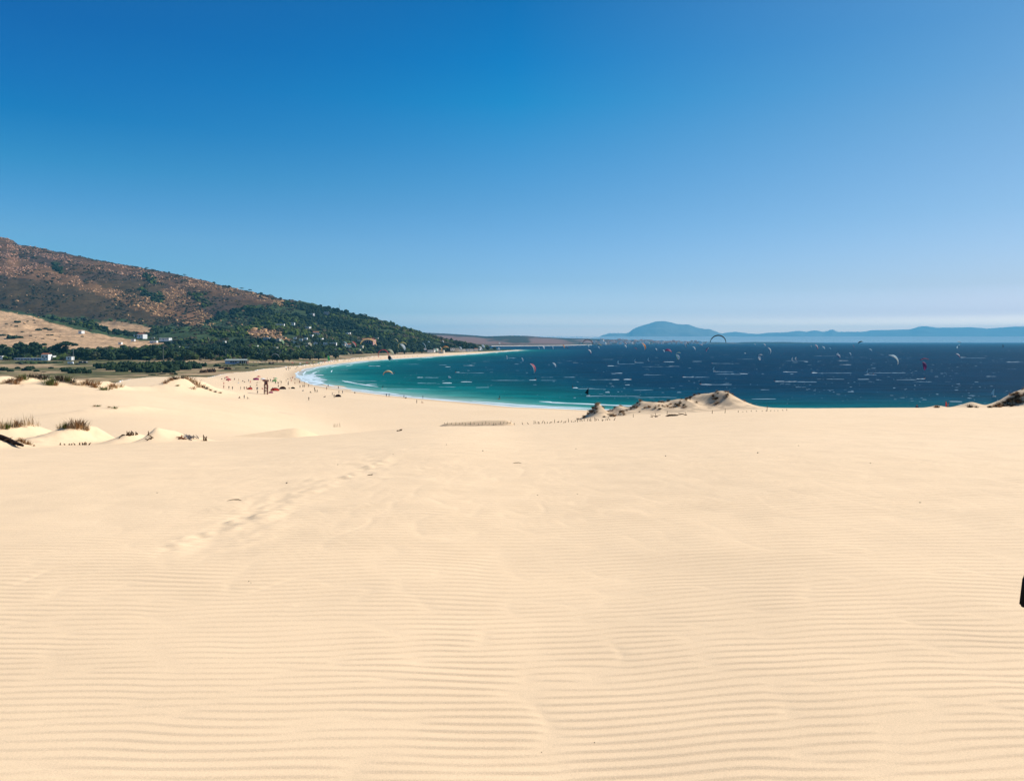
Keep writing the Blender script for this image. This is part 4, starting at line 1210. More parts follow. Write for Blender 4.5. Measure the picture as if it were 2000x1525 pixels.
rows = [(14, 748, 6, 'rusty', 1.8), (22, 746, 7, 'dark', 1.8), (30, 750, 8, 'rusty', 1.8), (36, 744, 8, 'rusty', 1.6), (42, 742, 9, 'green', 1.5), (48, 741, 9, 'green', 1.5), (58, 737, 6, 'dark', 1.8), (66, 738, 7, 'dark', 1.8), (76, 740, 8, 'dark', 1.8), (86, 741, 9, 'dark', 1.8), (95, 752, 11, 'green', 1.6), (103, 750, 10, 'green', 1.6), (108, 753, 7, 'rusty', 1.5),
        (112, 743, 9, 'dark', 1.8), (122, 744, 9, 'dark', 1.8), (132, 745, 9, 'green', 1.7), (140, 748, 8, 'dark', 1.7), (148, 752, 7, 'straw', 1.7), (160, 753, 8, 'straw', 1.8), (170, 751, 9, 'rusty', 1.7), (178, 753, 9, 'rusty', 1.6), (186, 757, 9, 'rusty', 1.5), (192, 751, 7, 'straw', 1.7), (199, 762, 6, 'green', 1.9), (207, 762, 6, 'green', 1.9), (214, 760, 8, 'straw', 1.7),
        (220, 756, 8, 'rusty', 1.6), (226, 758, 7, 'straw', 1.6), (236, 756, 6, 'straw', 1.8), (184, 794, 3, 'straw', 2.5), (192, 794, 3, 'green', 2.5), (213, 796, 3, 'straw', 2.5), (224, 798, 4, 'green', 2.2), (3, 750, 6, 'straw', 1.8)]
rows = [(u, y, h * 1.5, c, w_ * .85) for u, y, h, c, w_ in rows]
tufts(rows, 90, 330, '{w} grass clump on the middle dune crest, {n}', 'grass clumps on the middle dune')
rows = [(322, 749, 6, 'rusty', 1.6), (328, 746, 6, 'straw', 1.6), (334, 743, 6, 'rusty', 1.7), (341, 741, 6, 'dark', 1.7), (348, 740, 5, 'straw', 1.6), (356, 739, 5, 'dark', 1.7), (364, 740, 6, 'rusty', 1.7), (371, 743, 7, 'straw', 1.7), (377, 747, 8, 'straw', 1.6), (383, 752, 9, 'rusty', 1.5), (378, 760, 6, 'straw', 1.7), (388, 756, 7, 'straw', 1.5), (396, 757, 6, 'rusty', 1.5), (403, 760, 5, 'dark', 1.5), (411, 763, 4, 'rusty', 1.6), (420, 766, 3, 'dark', 2), (430, 768, 3, 'rusty', 2), (347, 754, 3, 'green', 2)]
rows = [(u, y, h * 1.4, c, w_ * .9) for u, y, h, c, w_ in rows]
tufts(rows, 200, 420, '{w} grass clump on the lone mound by the beach, {n}', 'grass clumps on the lone mound')
its = []
for (mu, md, mh, wl, wr, fr, bk) in MOUNDS:
    if not (1150 < mu < 1480 or 1980 < mu < 2060): continue
    n = {1167: 28, 1204: 12}.get(mu, 15) if mu < 1480 else 26
    for i in range(n):
        if R_.random() < .72:
            du = -abs(R_.gauss(0, .55)) * wl; dd_ = R_.uniform(-1.1, .3) * fr; c = R_.choice(['dark', 'dark', 'rusty', 'dense']); h = R_.uniform(.25, .5)
        else:
            du = R_.uniform(-.5, .9) * wr; dd_ = R_.uniform(-.3, .4); c = R_.choice(['straw', 'straw', 'rusty', 'dense']); h = R_.uniform(.2, .42)
        if mu == 1400 and R_.random() < .5 and du < 0: continue
        p = at_depth(mu + du, md + dd_)
        o = TK[c][R_.randrange(3)].put(p - np.array([0, 0, .03]), R_.uniform(0, 6.28), (h * 1.25, h * 1.25, h))
        its.append((o, mu + du, {'dense': 'dense brown'}.get(c, c), mu))
label_rows([t[:3] for t in its if t[3] < 1480], '{w} grass clump on the hummocks beside the sea, {n}', 'grass', 'grass clumps on the hummocks by the sea')
label_rows([t[:3] for t in its if t[3] > 1480], '{w} grass on top of the right edge hummock, {n}', 'grass', 'grass on top of the right edge hummock')
rows = []
for i in range(64):
    u_ = 1886 + 120 * R_.random() ** .7
    top_ = np.interp(u_, [1880, 1897, 1915, 1940, 1970, 2005], [795, 792, 795, 793, 781, 767]) + 3
    rows.append((u_, top_ + (0 if R_.random() < .4 else R_.uniform(0, 12)), R_.uniform(4, 8), R_.choice(['dark', 'rusty', 'dark', 'straw']), 1.4))
rows = [r for r in rows if not 1908 < r[0] < 1932 and r[1] < 798] + [(1827, 799, 7, 'rusty', 1.1), (1831, 799, 8, 'dark', 1.0)]
tufts(rows, 92, 125, '{w} grass clump by the hummock at the right edge, {n}', 'grass clumps on the right edge hummock')

# ------------------------------------------------------------------ weathered posts and sticks of the sand fences
WOODY = varied(mat('weathered_wood', (.13, .085, .05), .9, .1), 6, .35)
GREYW = varied(mat('bleached_driftwood', (.22, .20, .20), .9, .1), 6, .3)
def make_post(seed):
    def f():
        r = np.random.default_rng(seed)
        mb = MB()
        mb.tube([(0, 0, -.25), (r.normal(0, .02), r.normal(0, .02), .5), (r.normal(0, .05), r.normal(0, .05), 1.0)], [.055, .05, .03 + .01 * r.random()], 7)
        return mb.build('fence_post', WOODY, smooth=True)
    return f
PK = [Kind(make_post(s)) for s in range(4)]
def posts(rows, lo, hi, label, group, tilt=.12, thick=1.0):
    rows = sorted(rows)
    hs = sorted(r[2] for r in rows)
    for u, y, h in rows:
        p = on_ground(u, y, lo, hi)
        s_ = h * p[1] / F
        o = PK[R_.randrange(4)].put(p, 0, (thick, thick, s_), (R_.gauss(0, tilt), R_.gauss(0, tilt), R_.uniform(0, 6.28)))
        o.scale = (thick, thick, s_)
        if len(rows) > 1:
            i = rows.index((u, y, h))
            n = 'leftmost' if i == 0 else 'rightmost' if i == len(rows) - 1 else ordinal(i + 1)
            tag(o, label + ', ' + n, 'post', group)
        else:
            tag(o, label, 'post', group)
posts([(247, 850, 8), (249.5, 850, 8), (252, 851, 6), (254.5, 851, 7), (257, 850, 9), (260, 850, 7), (265, 850, 7), (268.5, 849, 5)], 50, 80, 'short dark post in the row on top of the left mound', 'posts in a row on top of the left mound')
posts([(289, 850, 8)], 50, 80, 'single dark post between the two near left sand mounds', 'single post between the left mounds')
posts([(118, 869, 3), (126, 869, 3), (136, 869, 3), (140, 869, 3), (146, 869, 4), (156, 869, 5), (161, 869, 5), (165, 869, 6), (168, 869, 5), (174, 869, 5)], 40, 80, 'short stake in the row below the pale sand mound at left', 'stakes below the left sand mound')
posts([(398, 861, 12), (400.5, 861, 8), (403.5, 861, 9)], 44, 90, 'dark post of the trio right of the heap of sticks', 'trio of posts right of the sticks')
posts([(652, 834, 6), (654, 834, 7), (656.5, 834, 6), (660, 834, 7), (664, 834, 8)], 70, 260, 'thin post in the lone group of five on the beach slope', 'five thin posts on the beach slope', .05)
posts([(759, 834, 3), (762, 834, 5), (765, 834, 8), (768, 834, 5), (771, 834, 8), (776, 833, 6), (780, 833, 7), (792, 833, 7), (799, 832, 3)], 55, 90, 'dark broken post in the row left of the shaded hollow', 'posts left of the shaded hollow')
posts([(802 + i * 7.3 + R_.uniform(-2, 2), 829 + R_.uniform(-2.5, 1), R_.uniform(3, 6)) for i in range(29)], 80, 96, 'small grey stake on the shaded slope of the hollow', 'stakes along the shaded hollow', .2, .45)
posts([(1018 + i * 4.6 + R_.uniform(-2, 2), 829 - i * .22 + R_.uniform(-.8, .8), R_.uniform(3, 8)) for i in range(40)], 60, 130, 'dark broken stake in the buried fence right of the hollow', 'stakes of the buried fence in the middle', .4, .6)
posts([(1281, 819, 9), (1303, 816, 11), (1391, 814, 7), (1416, 813, 9), (1498, 813, 12), (1237, 815, 7), (1340, 815, 6)], 70, 130, 'thin upright stick on the flat sand before the sea hummocks', 'sticks before the sea hummocks', .05, .5)
posts([(1440 + i * 9 + R_.uniform(-3, 3), 811 + R_.uniform(-3, 3), R_.uniform(1.5, 4)) for i in range(12)], 70, 115, 'tiny stub of a stick on the sand right of the hummocks', 'stick stubs right of the hummocks', .3, .5)

def stick_pile(name, u, y, n, wpx, hpx, m, lo, hi, label, cat, flat=.5, rad=.035):
    p = on_ground(u, y, lo, hi)
    d = p[1]
    root = empty(name, p)
    for i in range(n):
        L_ = R_.uniform(.3, .8) * wpx * d / F
        a = R_.uniform(0, 6.28); x = R_.gauss(0, .25) * wpx * d / F; yy = R_.gauss(0, .3)
        z = R_.random() * hpx * d / F
        gz = float(ground_z(np.array([p[0] + x]), np.array([p[1] + yy]), fine=False)[0]) - p[2]
        mb = MB()
        e = (math.cos(a) * L_ * .5, math.sin(a) * L_ * .3, z * flat)
        mb.tube([(x - e[0], yy - e[1], gz + .02), (x, yy, gz + z * .5 + .04), (x + e[0], yy + e[1], gz + z)], [rad, rad * .9, rad * .5], 5)
        mb.build('stick', m, root)
    tag(root, label, cat)
stick_pile('driftwood_heap', 371, 856, 18, 24, 9, GREYW, 44, 80, 'tangled heap of grey sticks between the left mound and post trio', 'driftwood')
stick_pile('driftwood_heap', 353, 857, 12, 16, 6, varied(mat('rusty_wood', (.22, .085, .035)), 4, .3), 44, 80, 'rusty brown heap of broken wood left of the grey sticks', 'driftwood')
stick_pile('driftwood_heap', 1312, 817, 14, 30, 4, WOODY, 70, 110, 'dark dead branches flat on sand below the middle hummocks', 'driftwood', .5, .05)
stick_pile('driftwood_heap', 1279, 822, 9, 16, 5, WOODY, 70, 110, 'few crooked twigs around the tall stick before the hummocks', 'driftwood', .5, .03)
stick_pile('driftwood_heap', 784, 853, 4, 8, 5, WOODY, 44, 80, 'small dark forked twig on the crest below the hollow', 'driftwood')
for u, y, w_, h, lab in [(736, 838, 14, 3, 'dark flat driftwood clump left of the broken post row'), (752, 839, 8, 2, 'small dark driftwood bit just left of the post row'), (700, 841, 14, 2, 'pale brown driftwood in the line on the crest'), (670, 844, 10, 2, 'leftmost small driftwood of the line along the crest'), (237, 852, 9, 2, 'small dark wood bits left of the mound post row'), (295, 858, 10, 4, 'slanting dark stick in the pale left mound flank')]:
    stick_pile('driftwood_heap', u, y, 6, w_, h, WOODY, 40, 90, lab, 'driftwood', .3, .04)
# the dark trunk at the left edge
def dead_trunk():
    pts = []
    for u, y in ((-14, 853), (0, 856), (15, 861), (30, 868), (45, 873)):
        p = on_ground(u, y + 2, 30, 80)
        pts.append((p[0], p[1], p[2] + .16))
    mb = MB(); pts = np.array(pts); o0 = pts[2].copy(); pts -= o0
    mb.tube(pts, [.17, .19, .16, .13, .07], 8)
    o = mb.build('fallen_branch', varied(mat('charred_wood', (.035, .022, .016), .95, .1), 4, .6), smooth=True)
    o.location = o0
    tag(o, 'thick dark fallen branch lying on sand at the left edge', 'branch')
    for i, (du, dy) in enumerate(((8, 3), (22, 5), (34, 4))):
        p = on_ground(du, 863 + i * 5, 30, 80) - o0
        mb = MB(); mb.tube([p + (0, 0, .1), p + (.5, .1, .3)], [.04, .015], 5)
        mb.build('twig', WOODY, o)
dead_trunk()
its = []
for u, y, h, c in [(34, 862, 8, 'straw'), (42, 862, 10, 'rusty'), (48, 865, 9, 'rusty'), (54, 868, 9, 'rusty'), (60, 869, 6, 'straw'), (66, 871, 4, 'rusty'), (38, 868, 6, 'rusty'), (28, 863, 5, 'straw')]:
    its.append((put_tuft(u, y, h, c, 30, 70, 1.3), u, c))
label_rows(its, '{w} dry grass beside the fallen branch at left, {n}', 'grass', 'dry grass beside the fallen branch')

# specks on the near sand
PEB = varied(mat('dark_pebble', (.05, .04, .03)), 30, .3)
def make_pebble():
    v, f, _ = blobs(np.zeros((1, 3)), np.ones((1, 3)), None, .25)
    return mesh_np('pebble', v, f, PEB, smooth=True)
PB = Kind(make_pebble)
its = []
for u, y, w_ in [(560, 944, 5), (486, 1136, 3), (490, 1140, 3), (545, 1044, 3), (943, 881, 4), (768, 888, 3), (1050, 968, 4), (1128, 966, 4), (1300, 891, 4), (1480, 885, 5), (1797, 983, 6), (1161, 1453, 4), (1058, 1472, 3.5), (307, 963, 3), (727, 927, 4), (872, 869, 3), (1125, 877, 3), (1560, 871, 3), (1700, 905, 3), (660, 908, 3)]:
    p = on_ground(u, y, 2, 60)
    r = w_ * p[1] / F * .38
    its.append((PB.put(p + np.array([0, 0, r * .35 + .004]), R_.uniform(0, 6.28), (r, r * .8, r * .6)), u, ''))
label_rows(its, 'small dark pebble lying on the open near sand, {n}', 'pebble', 'pebbles on the near sand')
def crescent(u, y, w_, lab):
    p = on_ground(u, y, 2, 40); L_ = w_ * p[1] / F
    mb = MB(); mb.tube([(-L_ / 2, -.02, .002), (-L_ * .2, .03, .012), (L_ * .2, .04, .014), (L_ / 2, .0, .004)], [.004, .007, .006, .003], 5)
    o = mb.build('twig', WOODY, smooth=True); o.location = p; tag(o, lab, 'twig')
crescent(458, 978, 28, 'curved thin twig lying on rippled sand left of the footprints')
crescent(1010, 905, 18, 'short dark twig on the sand in the centre')
crescent(722, 929, 12, 'short twig lying just right of the footprint track')

# ------------------------------------------------------------------ houses
def wall_mat(name, c): return varied(mat(name, c, .85, .2), .6, .06)
WHITE = wall_mat('whitewashed_wall', (.80, .79, .76)); CREAM = wall_mat('cream_wall', (.66, .58, .46)); PINKW = wall_mat('pink_wall', (.50, .27, .22)); GREYWL = wall_mat('grey_wall', (.45, .44, .46)); LAV = wall_mat('pale_lilac_wall', (.55, .54, .66))
TILE = varied(mat('terracotta_roof_tiles', (.33, .13, .07), .9, .1), 1, .2); FLAT = varied(mat('pale_flat_roof', (.62, .60, .56), .9, .1), 1, .1); GREENR = varied(mat('grey_green_roof', (.34, .37, .33), .9, .1), 1, .1)
GLASS = mat('dark_window_glass', (.02, .025, .03), .15, .5)
DOORM = mat('dark_timber_door', (.07, .045, .03), .7, .2)
def make_house(wm, rm, w_, d_, h_, roof, nwin, name='house', door=True):
    def f():
        root = empty(name)
        MB().box(-w_ / 2, w_ / 2, -d_ / 2, d_ / 2, -1.5, h_).build('wall', wm, root)
        if roof == 'gable':
            MB().gable(-w_ / 2, w_ / 2, -d_ / 2, d_ / 2, h_ + .003, h_ + 1.6).build('roof', rm, root)
        else:
            MB().box(-w_ / 2 - .2, w_ / 2 + .2, -d_ / 2 - .2, d_ / 2 + .2, h_ + .002, h_ + .4).build('roof', rm, root)
        for i in range(nwin):
            x = -w_ / 2 + w_ * (i + .5) / nwin
            wd = min(1.1, w_ / nwin * .28)
            MB().box(x - wd, x + wd, -d_ / 2 - .05, -d_ / 2 + .2, h_ * .38, h_ * .72).build('window', GLASS, root)
        if door:
            MB().box(-w_ * .06 - .5, -w_ * .06 + .5, -d_ / 2 - .06, -d_ / 2 + .2, 0, min(2.2, h_ * .7)).build('door', DOORM, root)
        return root
    return f
HK = {'small white flat-roofed house': make_house(WHITE, FLAT, 9, 8, 4.2, 'flat', 2), 'white tile-roofed house': make_house(WHITE, TILE, 11, 8, 4.6, 'gable', 3), 'long low white house': make_house(WHITE, FLAT, 20, 8, 4.0, 'flat', 5),
      'grey stone-coloured house': make_house(GREYWL, FLAT, 11, 9, 5.0, 'flat', 3), 'cream house with pale roof': make_house(CREAM, FLAT, 10, 8, 4.4, 'flat', 3), 'reddish villa with tiled roof': make_house(PINKW, TILE, 16, 9, 6, 'gable', 5)}
HBASE = {'small white flat-roofed house': 9, 'white tile-roofed house': 11, 'long low white house': 20, 'grey stone-coloured house': 11, 'cream house with pale roof': 10, 'reddish villa with tiled roof': 16}
HK = {k: Kind(f) for k, f in HK.items()}
SH = 'small white flat-roofed house'; TH = 'white tile-roofed house'; LH = 'long low white house'; GH = 'grey stone-coloured house'; CH = 'cream house with pale roof'; RH = 'reddish villa with tiled roof'
its = []
HOUSE_SPOTS = [(161, 650, 8, SH), (237, 671, 6, SH), (267, 656, 7, SH), (279, 660, 15, TH), (262, 665, 6, SH), (302, 668, 14, LH), (325, 665, 22, LH), (340, 668, 8, CH), (300, 661, 6, CH), (350, 679, 6, CH), (368, 679, 9, LH), (313, 679, 5, CH), (524, 666, 13, GH), (545, 667, 10, CH), (548, 636, 16, LH), (567, 634, 18, LH), (603, 642, 8, SH), (577, 661, 6, SH), (589, 664, 6, SH),
               (598, 662, 6, SH), (609, 657, 7, SH), (618, 654, 11, TH), (627, 665, 9, SH), (617, 672, 7, SH), (600, 673, 7, CH), (636, 673, 8, SH), (649, 673, 18, LH), (671, 676, 8, SH), (680, 678, 12, TH), (692, 661, 10, LH), (682, 652, 6, SH), (664, 662, 6, CH), (704, 669, 10, CH), (721, 673, 24, RH), (582, 679, 8, CH), (597, 678, 6, SH), (560, 678, 6, SH), (502, 678, 7, SH), (540, 681, 7, CH),
               (499, 694, 9, SH), (513, 695, 9, SH), (614, 677, 5, SH), (655, 683, 5, SH), (637, 690, 4, SH), (702, 684, 5, CH), (638, 614, 10, GH), (610, 616, 8, GH), (440, 668, 5, SH), (474, 680, 4, SH)]
for _i in range(18):
    HOUSE_SPOTS.append((R_.uniform(560, 745), R_.uniform(646, 684), R_.uniform(4.5, 7), R_.choice([SH, SH, CH, LH])))
for u, y, w_, k in HOUSE_SPOTS:
    p = on_ground(u, y + 2, 900, 2600)
    s_ = w_ * p[1] / F / HBASE[k]
    its.append((HK[k].put(p + np.array([0, -3, .6 + s_ * 1.2]), R_.uniform(-.35, .35), (s_, s_, s_ * 1.05)), u, k))
label_rows(its, '{w} among the hillside trees, {n} of the village', 'house', 'houses on the wooded slope')
its = []
for u, y, w_, dd, k in [(843, 684, 14, 1680, LH), (852, 682, 8, 1700, SH), (884, 681.5, 8, 1850, SH), (893, 682, 9, 1880, CH), (903, 682.5, 14, 1900, LH), (918, 682.5, 14, 1960, LH), (930, 682, 7, 2020, TH), (863, 686, 10, 1750, CH), (831, 680, 5, 1700, SH), (973, 681, 4, 2300, SH), (936, 681, 5, 2060, SH)]:
    x = dd * (u - 1000) / F
    z = max(float(ground_z(np.array([x]), np.array([float(dd)]), fine=False)[0]), CZ - (y - EY) * dd / F - 3)
    s_ = w_ * dd / F / HBASE[k]
    its.append((HK[k].put((x, dd - 6, z), R_.uniform(-.2, .2), (s_, s_, s_)), u, k))
label_rows(its, '{w} behind the far end of the beach, {n}', 'house', 'houses behind the far end of the beach')
def place_b(o, u, y, dd, label, cat, rz=0):
    x = dd * (u - 1000) / F
    o.location = (x, dd, CZ - (y - EY) * dd / F); o.rotation_euler = (0, 0, rz)
    return tag(o, label, cat)
D1 = float(on_ground(60, 705, 600, 1300)[1])
place_b(make_house(LAV, FLAT, 58 * D1 / F, 9, 3.4, 'flat', 9, 'long_building')(), 60, 704.5, D1 + 20, 'long low pale shed among the trees at the far left', 'building')
place_b(make_house(WHITE, TILE, 9, 8, 6.4, 'gable', 2, 'house')(), 91, 702, D1 + 14, 'tall white house with tiled roof at the shed end', 'house')
place_b(make_house(WHITE, FLAT, 5, 6, 3.2, 'flat', 1, 'house')(), 103, 700, D1 + 20, 'tiny white annex right of the tall white house', 'house')
place_b(make_house(WHITE, FLAT, 6, 6, 3.0, 'flat', 1, 'house')(), 3, 700, D1 + 12, 'small white hut at the left picture edge', 'house')
place_b(make_house(WHITE, FLAT, 7, 6, 2.6, 'flat', 1, 'house')(), 137, 701, D1 + 10, 'small white hut left of the lamp pole', 'house')
# the beach bar
def beach_bar():
    dd = float(on_ground(463, 711, 500, 1300)[1]); k = dd / F
    root = empty('beach_bar')
    W_ = 42 * k
    MB().box(-W_ / 2, W_ * .12, -4, 5, -1, 3.3).build('wall', LAV, root)
    MB().box(-W_ / 2 - .5, W_ / 2, -5, 6, 3.305, 3.65).gable(-W_ / 2 - .4, W_ / 2, -5, 6, 3.66, 5.2, .1).build('roof', GREENR, root)
    for i in range(3):
        x = -W_ * .22 + i * W_ * .11
        MB().box(x - W_ * .045, x + W_ * .045, -4.06, -3.8, .9, 2.6).build('window', GLASS, root)
    for i in range(4):
        x = W_ * .16 + i * W_ * .1
        MB().tube([(x, -4.2, -1), (x, -4.2, 3.3)], .22, 6).build('pillar', WHITE, root)
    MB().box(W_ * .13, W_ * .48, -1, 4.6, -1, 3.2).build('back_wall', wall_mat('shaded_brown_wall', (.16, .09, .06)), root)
    place_b(root, 463, 709.6, dd, 'long low beach bar with grey roof and open terrace', 'building')
beach_bar()
its = []
STRAWU = varied(mat('straw_parasol', (.34, .26, .17)), 2, .3)
def make_parasol(m):
    def f():
        root = empty('parasol')
        MB().tube([(0, 0, 0), (0, 0, 2.5)], .05, 6).build('pole', GREYW, root)
        V = [(0, 0, 2.75)] + [(1.4 * math.cos(a), 1.4 * math.sin(a), 2.05) for a in np.linspace(0, 6.283, 10, endpoint=False)] + [(0, 0, 2.68)] + [(1.38 * math.cos(a), 1.38 * math.sin(a), 1.98) for a in np.linspace(0, 6.283, 10, endpoint=False)]
        t = [(0, 1 + i, 1 + (i + 1) % 10) for i in range(10)] + [(11, 12 + (i + 1) % 10, 12 + i) for i in range(10)]
        q = [(1 + i, 12 + i, 12 + (i + 1) % 10, 1 + (i + 1) % 10) for i in range(10)]
        MB().add(V, q, t).build('canopy', m, root)
        return root
    return f
PS = Kind(make_parasol(STRAWU))
for u, y in [(496, 709), (505, 708), (513, 709), (521, 710), (530, 710), (543, 710), (556, 709), (566, 708), (575, 708)]:
    dd = float(on_ground(u, y + 3, 500, 1500)[1]); x = dd * (u - 1000) / F
    z = float(ground_z(np.array([x]), np.array([dd]), fine=False)[0])
    its.append((PS.put((x, dd, z), 0, 1.5), u, ''))
label_rows(its, 'straw parasol on the terrace strip right of the beach bar, {n}', 'parasol', 'straw parasols by the beach bar')

# ------------------------------------------------------------------ parked vehicles
def make_car(body, van=False):
    def f():
        root = empty('parked_van' if van else 'parked_car')
        mb = MB()
        if van:
            mb.add([(-2.6, -1, .4), (2.6, -1, .4), (2.6, -1, 1.2), (2.0, -1, 2.3), (-2.6, -1, 2.4), (-2.6, 1, .4), (2.6, 1, .4), (2.6, 1, 1.2), (2.0, 1, 2.3), (-2.6, 1, 2.4)],
                   [(0, 1, 6, 5), (1, 2, 7, 6), (2, 3, 8, 7), (3, 4, 9, 8), (4, 0, 5, 9), (0, 4, 3, 1), (5, 6, 8, 9)], [(1, 3, 2), (6, 7, 8)])
        else:
            pr = [(-2.1, .35), (2.1, .35), (2.15, .85), (1.2, .95), (.6, 1.45), (-1.0, 1.48), (-1.7, .98), (-2.15, .9)]
            n = 8
            V = [(x, -.85, z) for x, z in pr] + [(x, .85, z) for x, z in pr]
            mb.add(V, [(i, (i + 1) % n, n + (i + 1) % n, n + i) for i in range(n)] + [(0, 1, 2, 3), (n, n + 3, n + 2, n + 1), (0, 3, 6, 7), (n, n + 7, n + 6, n + 3), (3, 4, 5, 6), (n + 3, n + 6, n + 5, n + 4)])
        mb.build('body', body, root)
        z0, z1 = (1.35, 2.0) if van else (1.0, 1.38)
        MB().box(-1.0, .9, -1.03 if van else -.88, -.8, z0, z1).build('window', GLASS, root)
        for x in (-1.35, 1.35):
            for yy in (-.9, .9):
                MB().tube([(x, yy - .1, .33), (x, yy + .1, .33)], .33, 10).build('wheel', GLASS, root)
        return root
    return f
def paint(n, c): return mat(n, c, .3, .5)
CK = {'white van': Kind(make_car(paint('white_paint', (.8, .8, .8)), True)), 'white car': Kind(make_car(paint('white_car_paint', (.75, .76, .78)))), 'dark car': Kind(make_car(paint('black_paint', (.02, .02, .025)))), 'blue van': Kind(make_car(paint('pale_blue_paint', (.35, .42, .6)), True)), 'silver car': Kind(make_car(paint('silver_paint', (.4, .42, .45)))), 'dark van': Kind(make_car(paint('dark_paint', (.03, .03, .04)), True))}
its = []
for u, y, k in [(41, 708, 'dark car'), (138, 707, 'white van'), (151, 708, 'dark car'), (159, 706, 'dark van'), (166, 706, 'dark van'), (205, 708, 'dark car'), (241, 708, 'dark car'), (249, 708.5, 'white van'), (273, 707, 'white car'), (280, 708.5, 'white van'), (287, 707, 'silver car'), (292, 708, 'blue van'), (299, 706.5, 'white car'),
                (325, 707.5, 'dark car'), (332, 708.5, 'white van'), (339, 707, 'blue van'), (345, 706.5, 'white van'), (351, 708, 'silver car'), (310, 706, 'silver car')]:
    dd = float(on_ground(u, y + 4, 500, 1300)[1]); x = dd * (u - 1000) / F
    z = max(float(ground_z(np.array([x]), np.array([dd]), fine=False)[0]), 0)
    its.append((CK[k].put((x, dd, z), R_.choice([0, 3.14]) + R_.uniform(-.3, .3), 1.15), u, k))
label_rows(its, '{w} parked on the plain below the trees, {n}', 'vehicle', 'vehicles parked on the plain')

# ------------------------------------------------------------------ poles and mast
POLEM = mat('grey_metal_pole', (.35, .35, .34), .6, .3)
def pole(u, yb, h, label, arm=False, rad=.16, dd=None, name='lamp_pole'):
    p = on_ground(u, yb, 500, 2600) if dd is None else at_depth(u, dd)
    H = h * p[1] / F
    root = empty(name, p)
    MB().tube([(0, 0, -.5), (0, 0, H)], [rad, rad * .6], 6).build('pole', POLEM, root)
    if arm: MB().box(-1.0, 1.0, -.15, .15, H - .3, H).build('lamp_head', POLEM, root)
    tag(root, label, 'pole')
pole(143, 706, 25, 'pale lamp pole standing left of the dark vans', True, .3)
pole(319, 704, 26, 'pale pole before the dark trees, above parked white vans', True, .22)
pole(441, 702, 20, 'pole just left above the beach bar roof', False, .25)
pole(547, 700, 18, 'thin pole below the pale green kite on the slope', False, .2)
pole(303, 688, 14, 'short thin pole beside the field end', False, .2)
pole(26, 702, 12, 'short white pole in front of the leftmost trees', False, .2)
pole(48, 702, 10, 'small white pole above the long pale shed', False, .2)
pole(663, 607, 14, 'thin radio mast standing on the wooded ridge line', False, .5, dd=float(interp(663, RIDGE_D)) - 20, name='radio_mast')

# ------------------------------------------------------------------ lifeguard tower
def tower():
    u, yb = 519.5, 770
    p = on_ground(u, yb, 150, 700)
    k = p[1] / F; H = 27.5 * k; Wd = 3.1 * k
    red = varied(mat('red_brown_timber', (.16, .035, .02), .8, .2), 1.5, .25)
    root = empty('lifeguard_tower', p, .25)
    for sx in (-1, 1):
        for sy in (-1, 1):
            MB().tube([(sx * Wd * 1.02, sy * Wd * 1.02, -.3), (sx * Wd * .9, sy * Wd * .9, H * .66)], .22, 6).build('leg', red, root)
    for z, n in ((.22, 0), (.45, 0)):
        mb = MB()
        for a, b_ in (((-1, -1), (1, -1)), ((1, -1), (1, 1)), ((1, 1), (-1, 1)), ((-1, 1), (-1, -1))):
            mb.tube([(a[0] * Wd, a[1] * Wd, H * z), (b_[0] * Wd, b_[1] * Wd, H * z)], .12, 5)
        mb.tube([(-Wd, -Wd, H * z), (Wd, -Wd, H * (z + .2))], .1, 5)
        mb.build('brace', red, root)
    MB().box(-Wd * 1.35, Wd * 1.35, -Wd * 1.35, Wd * 1.35, H * .66 + .003, H * .69).build('platform', red, root)
    MB().box(-Wd * 1.0, Wd * 1.0, -Wd * 1.0, Wd * 1.0, H * .69 + .003, H * .92).build('cabin', red, root)
    MB().gable(-Wd * 1.3, Wd * 1.3, -Wd * 1.3, Wd * 1.3, H * .925, H * 1.0, .3).build('roof', varied(mat('brown_roof_boards', (.14, .06, .035)), 1, .2), root)
    MB().box(-Wd * .6, Wd * .6, -Wd * 1.0 - .06, -Wd * .9, H * .76, H * .88).build('window', GLASS, root)
    mb = MB()
    for sx in (-.3, .3): mb.tube([(sx + Wd * .3, -Wd * 1.9, 0), (sx + Wd * .3, -Wd * 1.3, H * .66)], .07, 5)
    for i in range(7): mb.tube([(Wd * .3 - .3, -Wd * (1.9 - .085 * i), H * .09 * (i + .5)), (Wd * .3 + .3, -Wd * (1.9 - .085 * i), H * .09 * (i + .5))], .05, 5)
    mb.build('ladder', red, root)
    tag(root, 'tall red-brown wooden lifeguard tower on stilts on the beach', 'lifeguard tower')
tower()

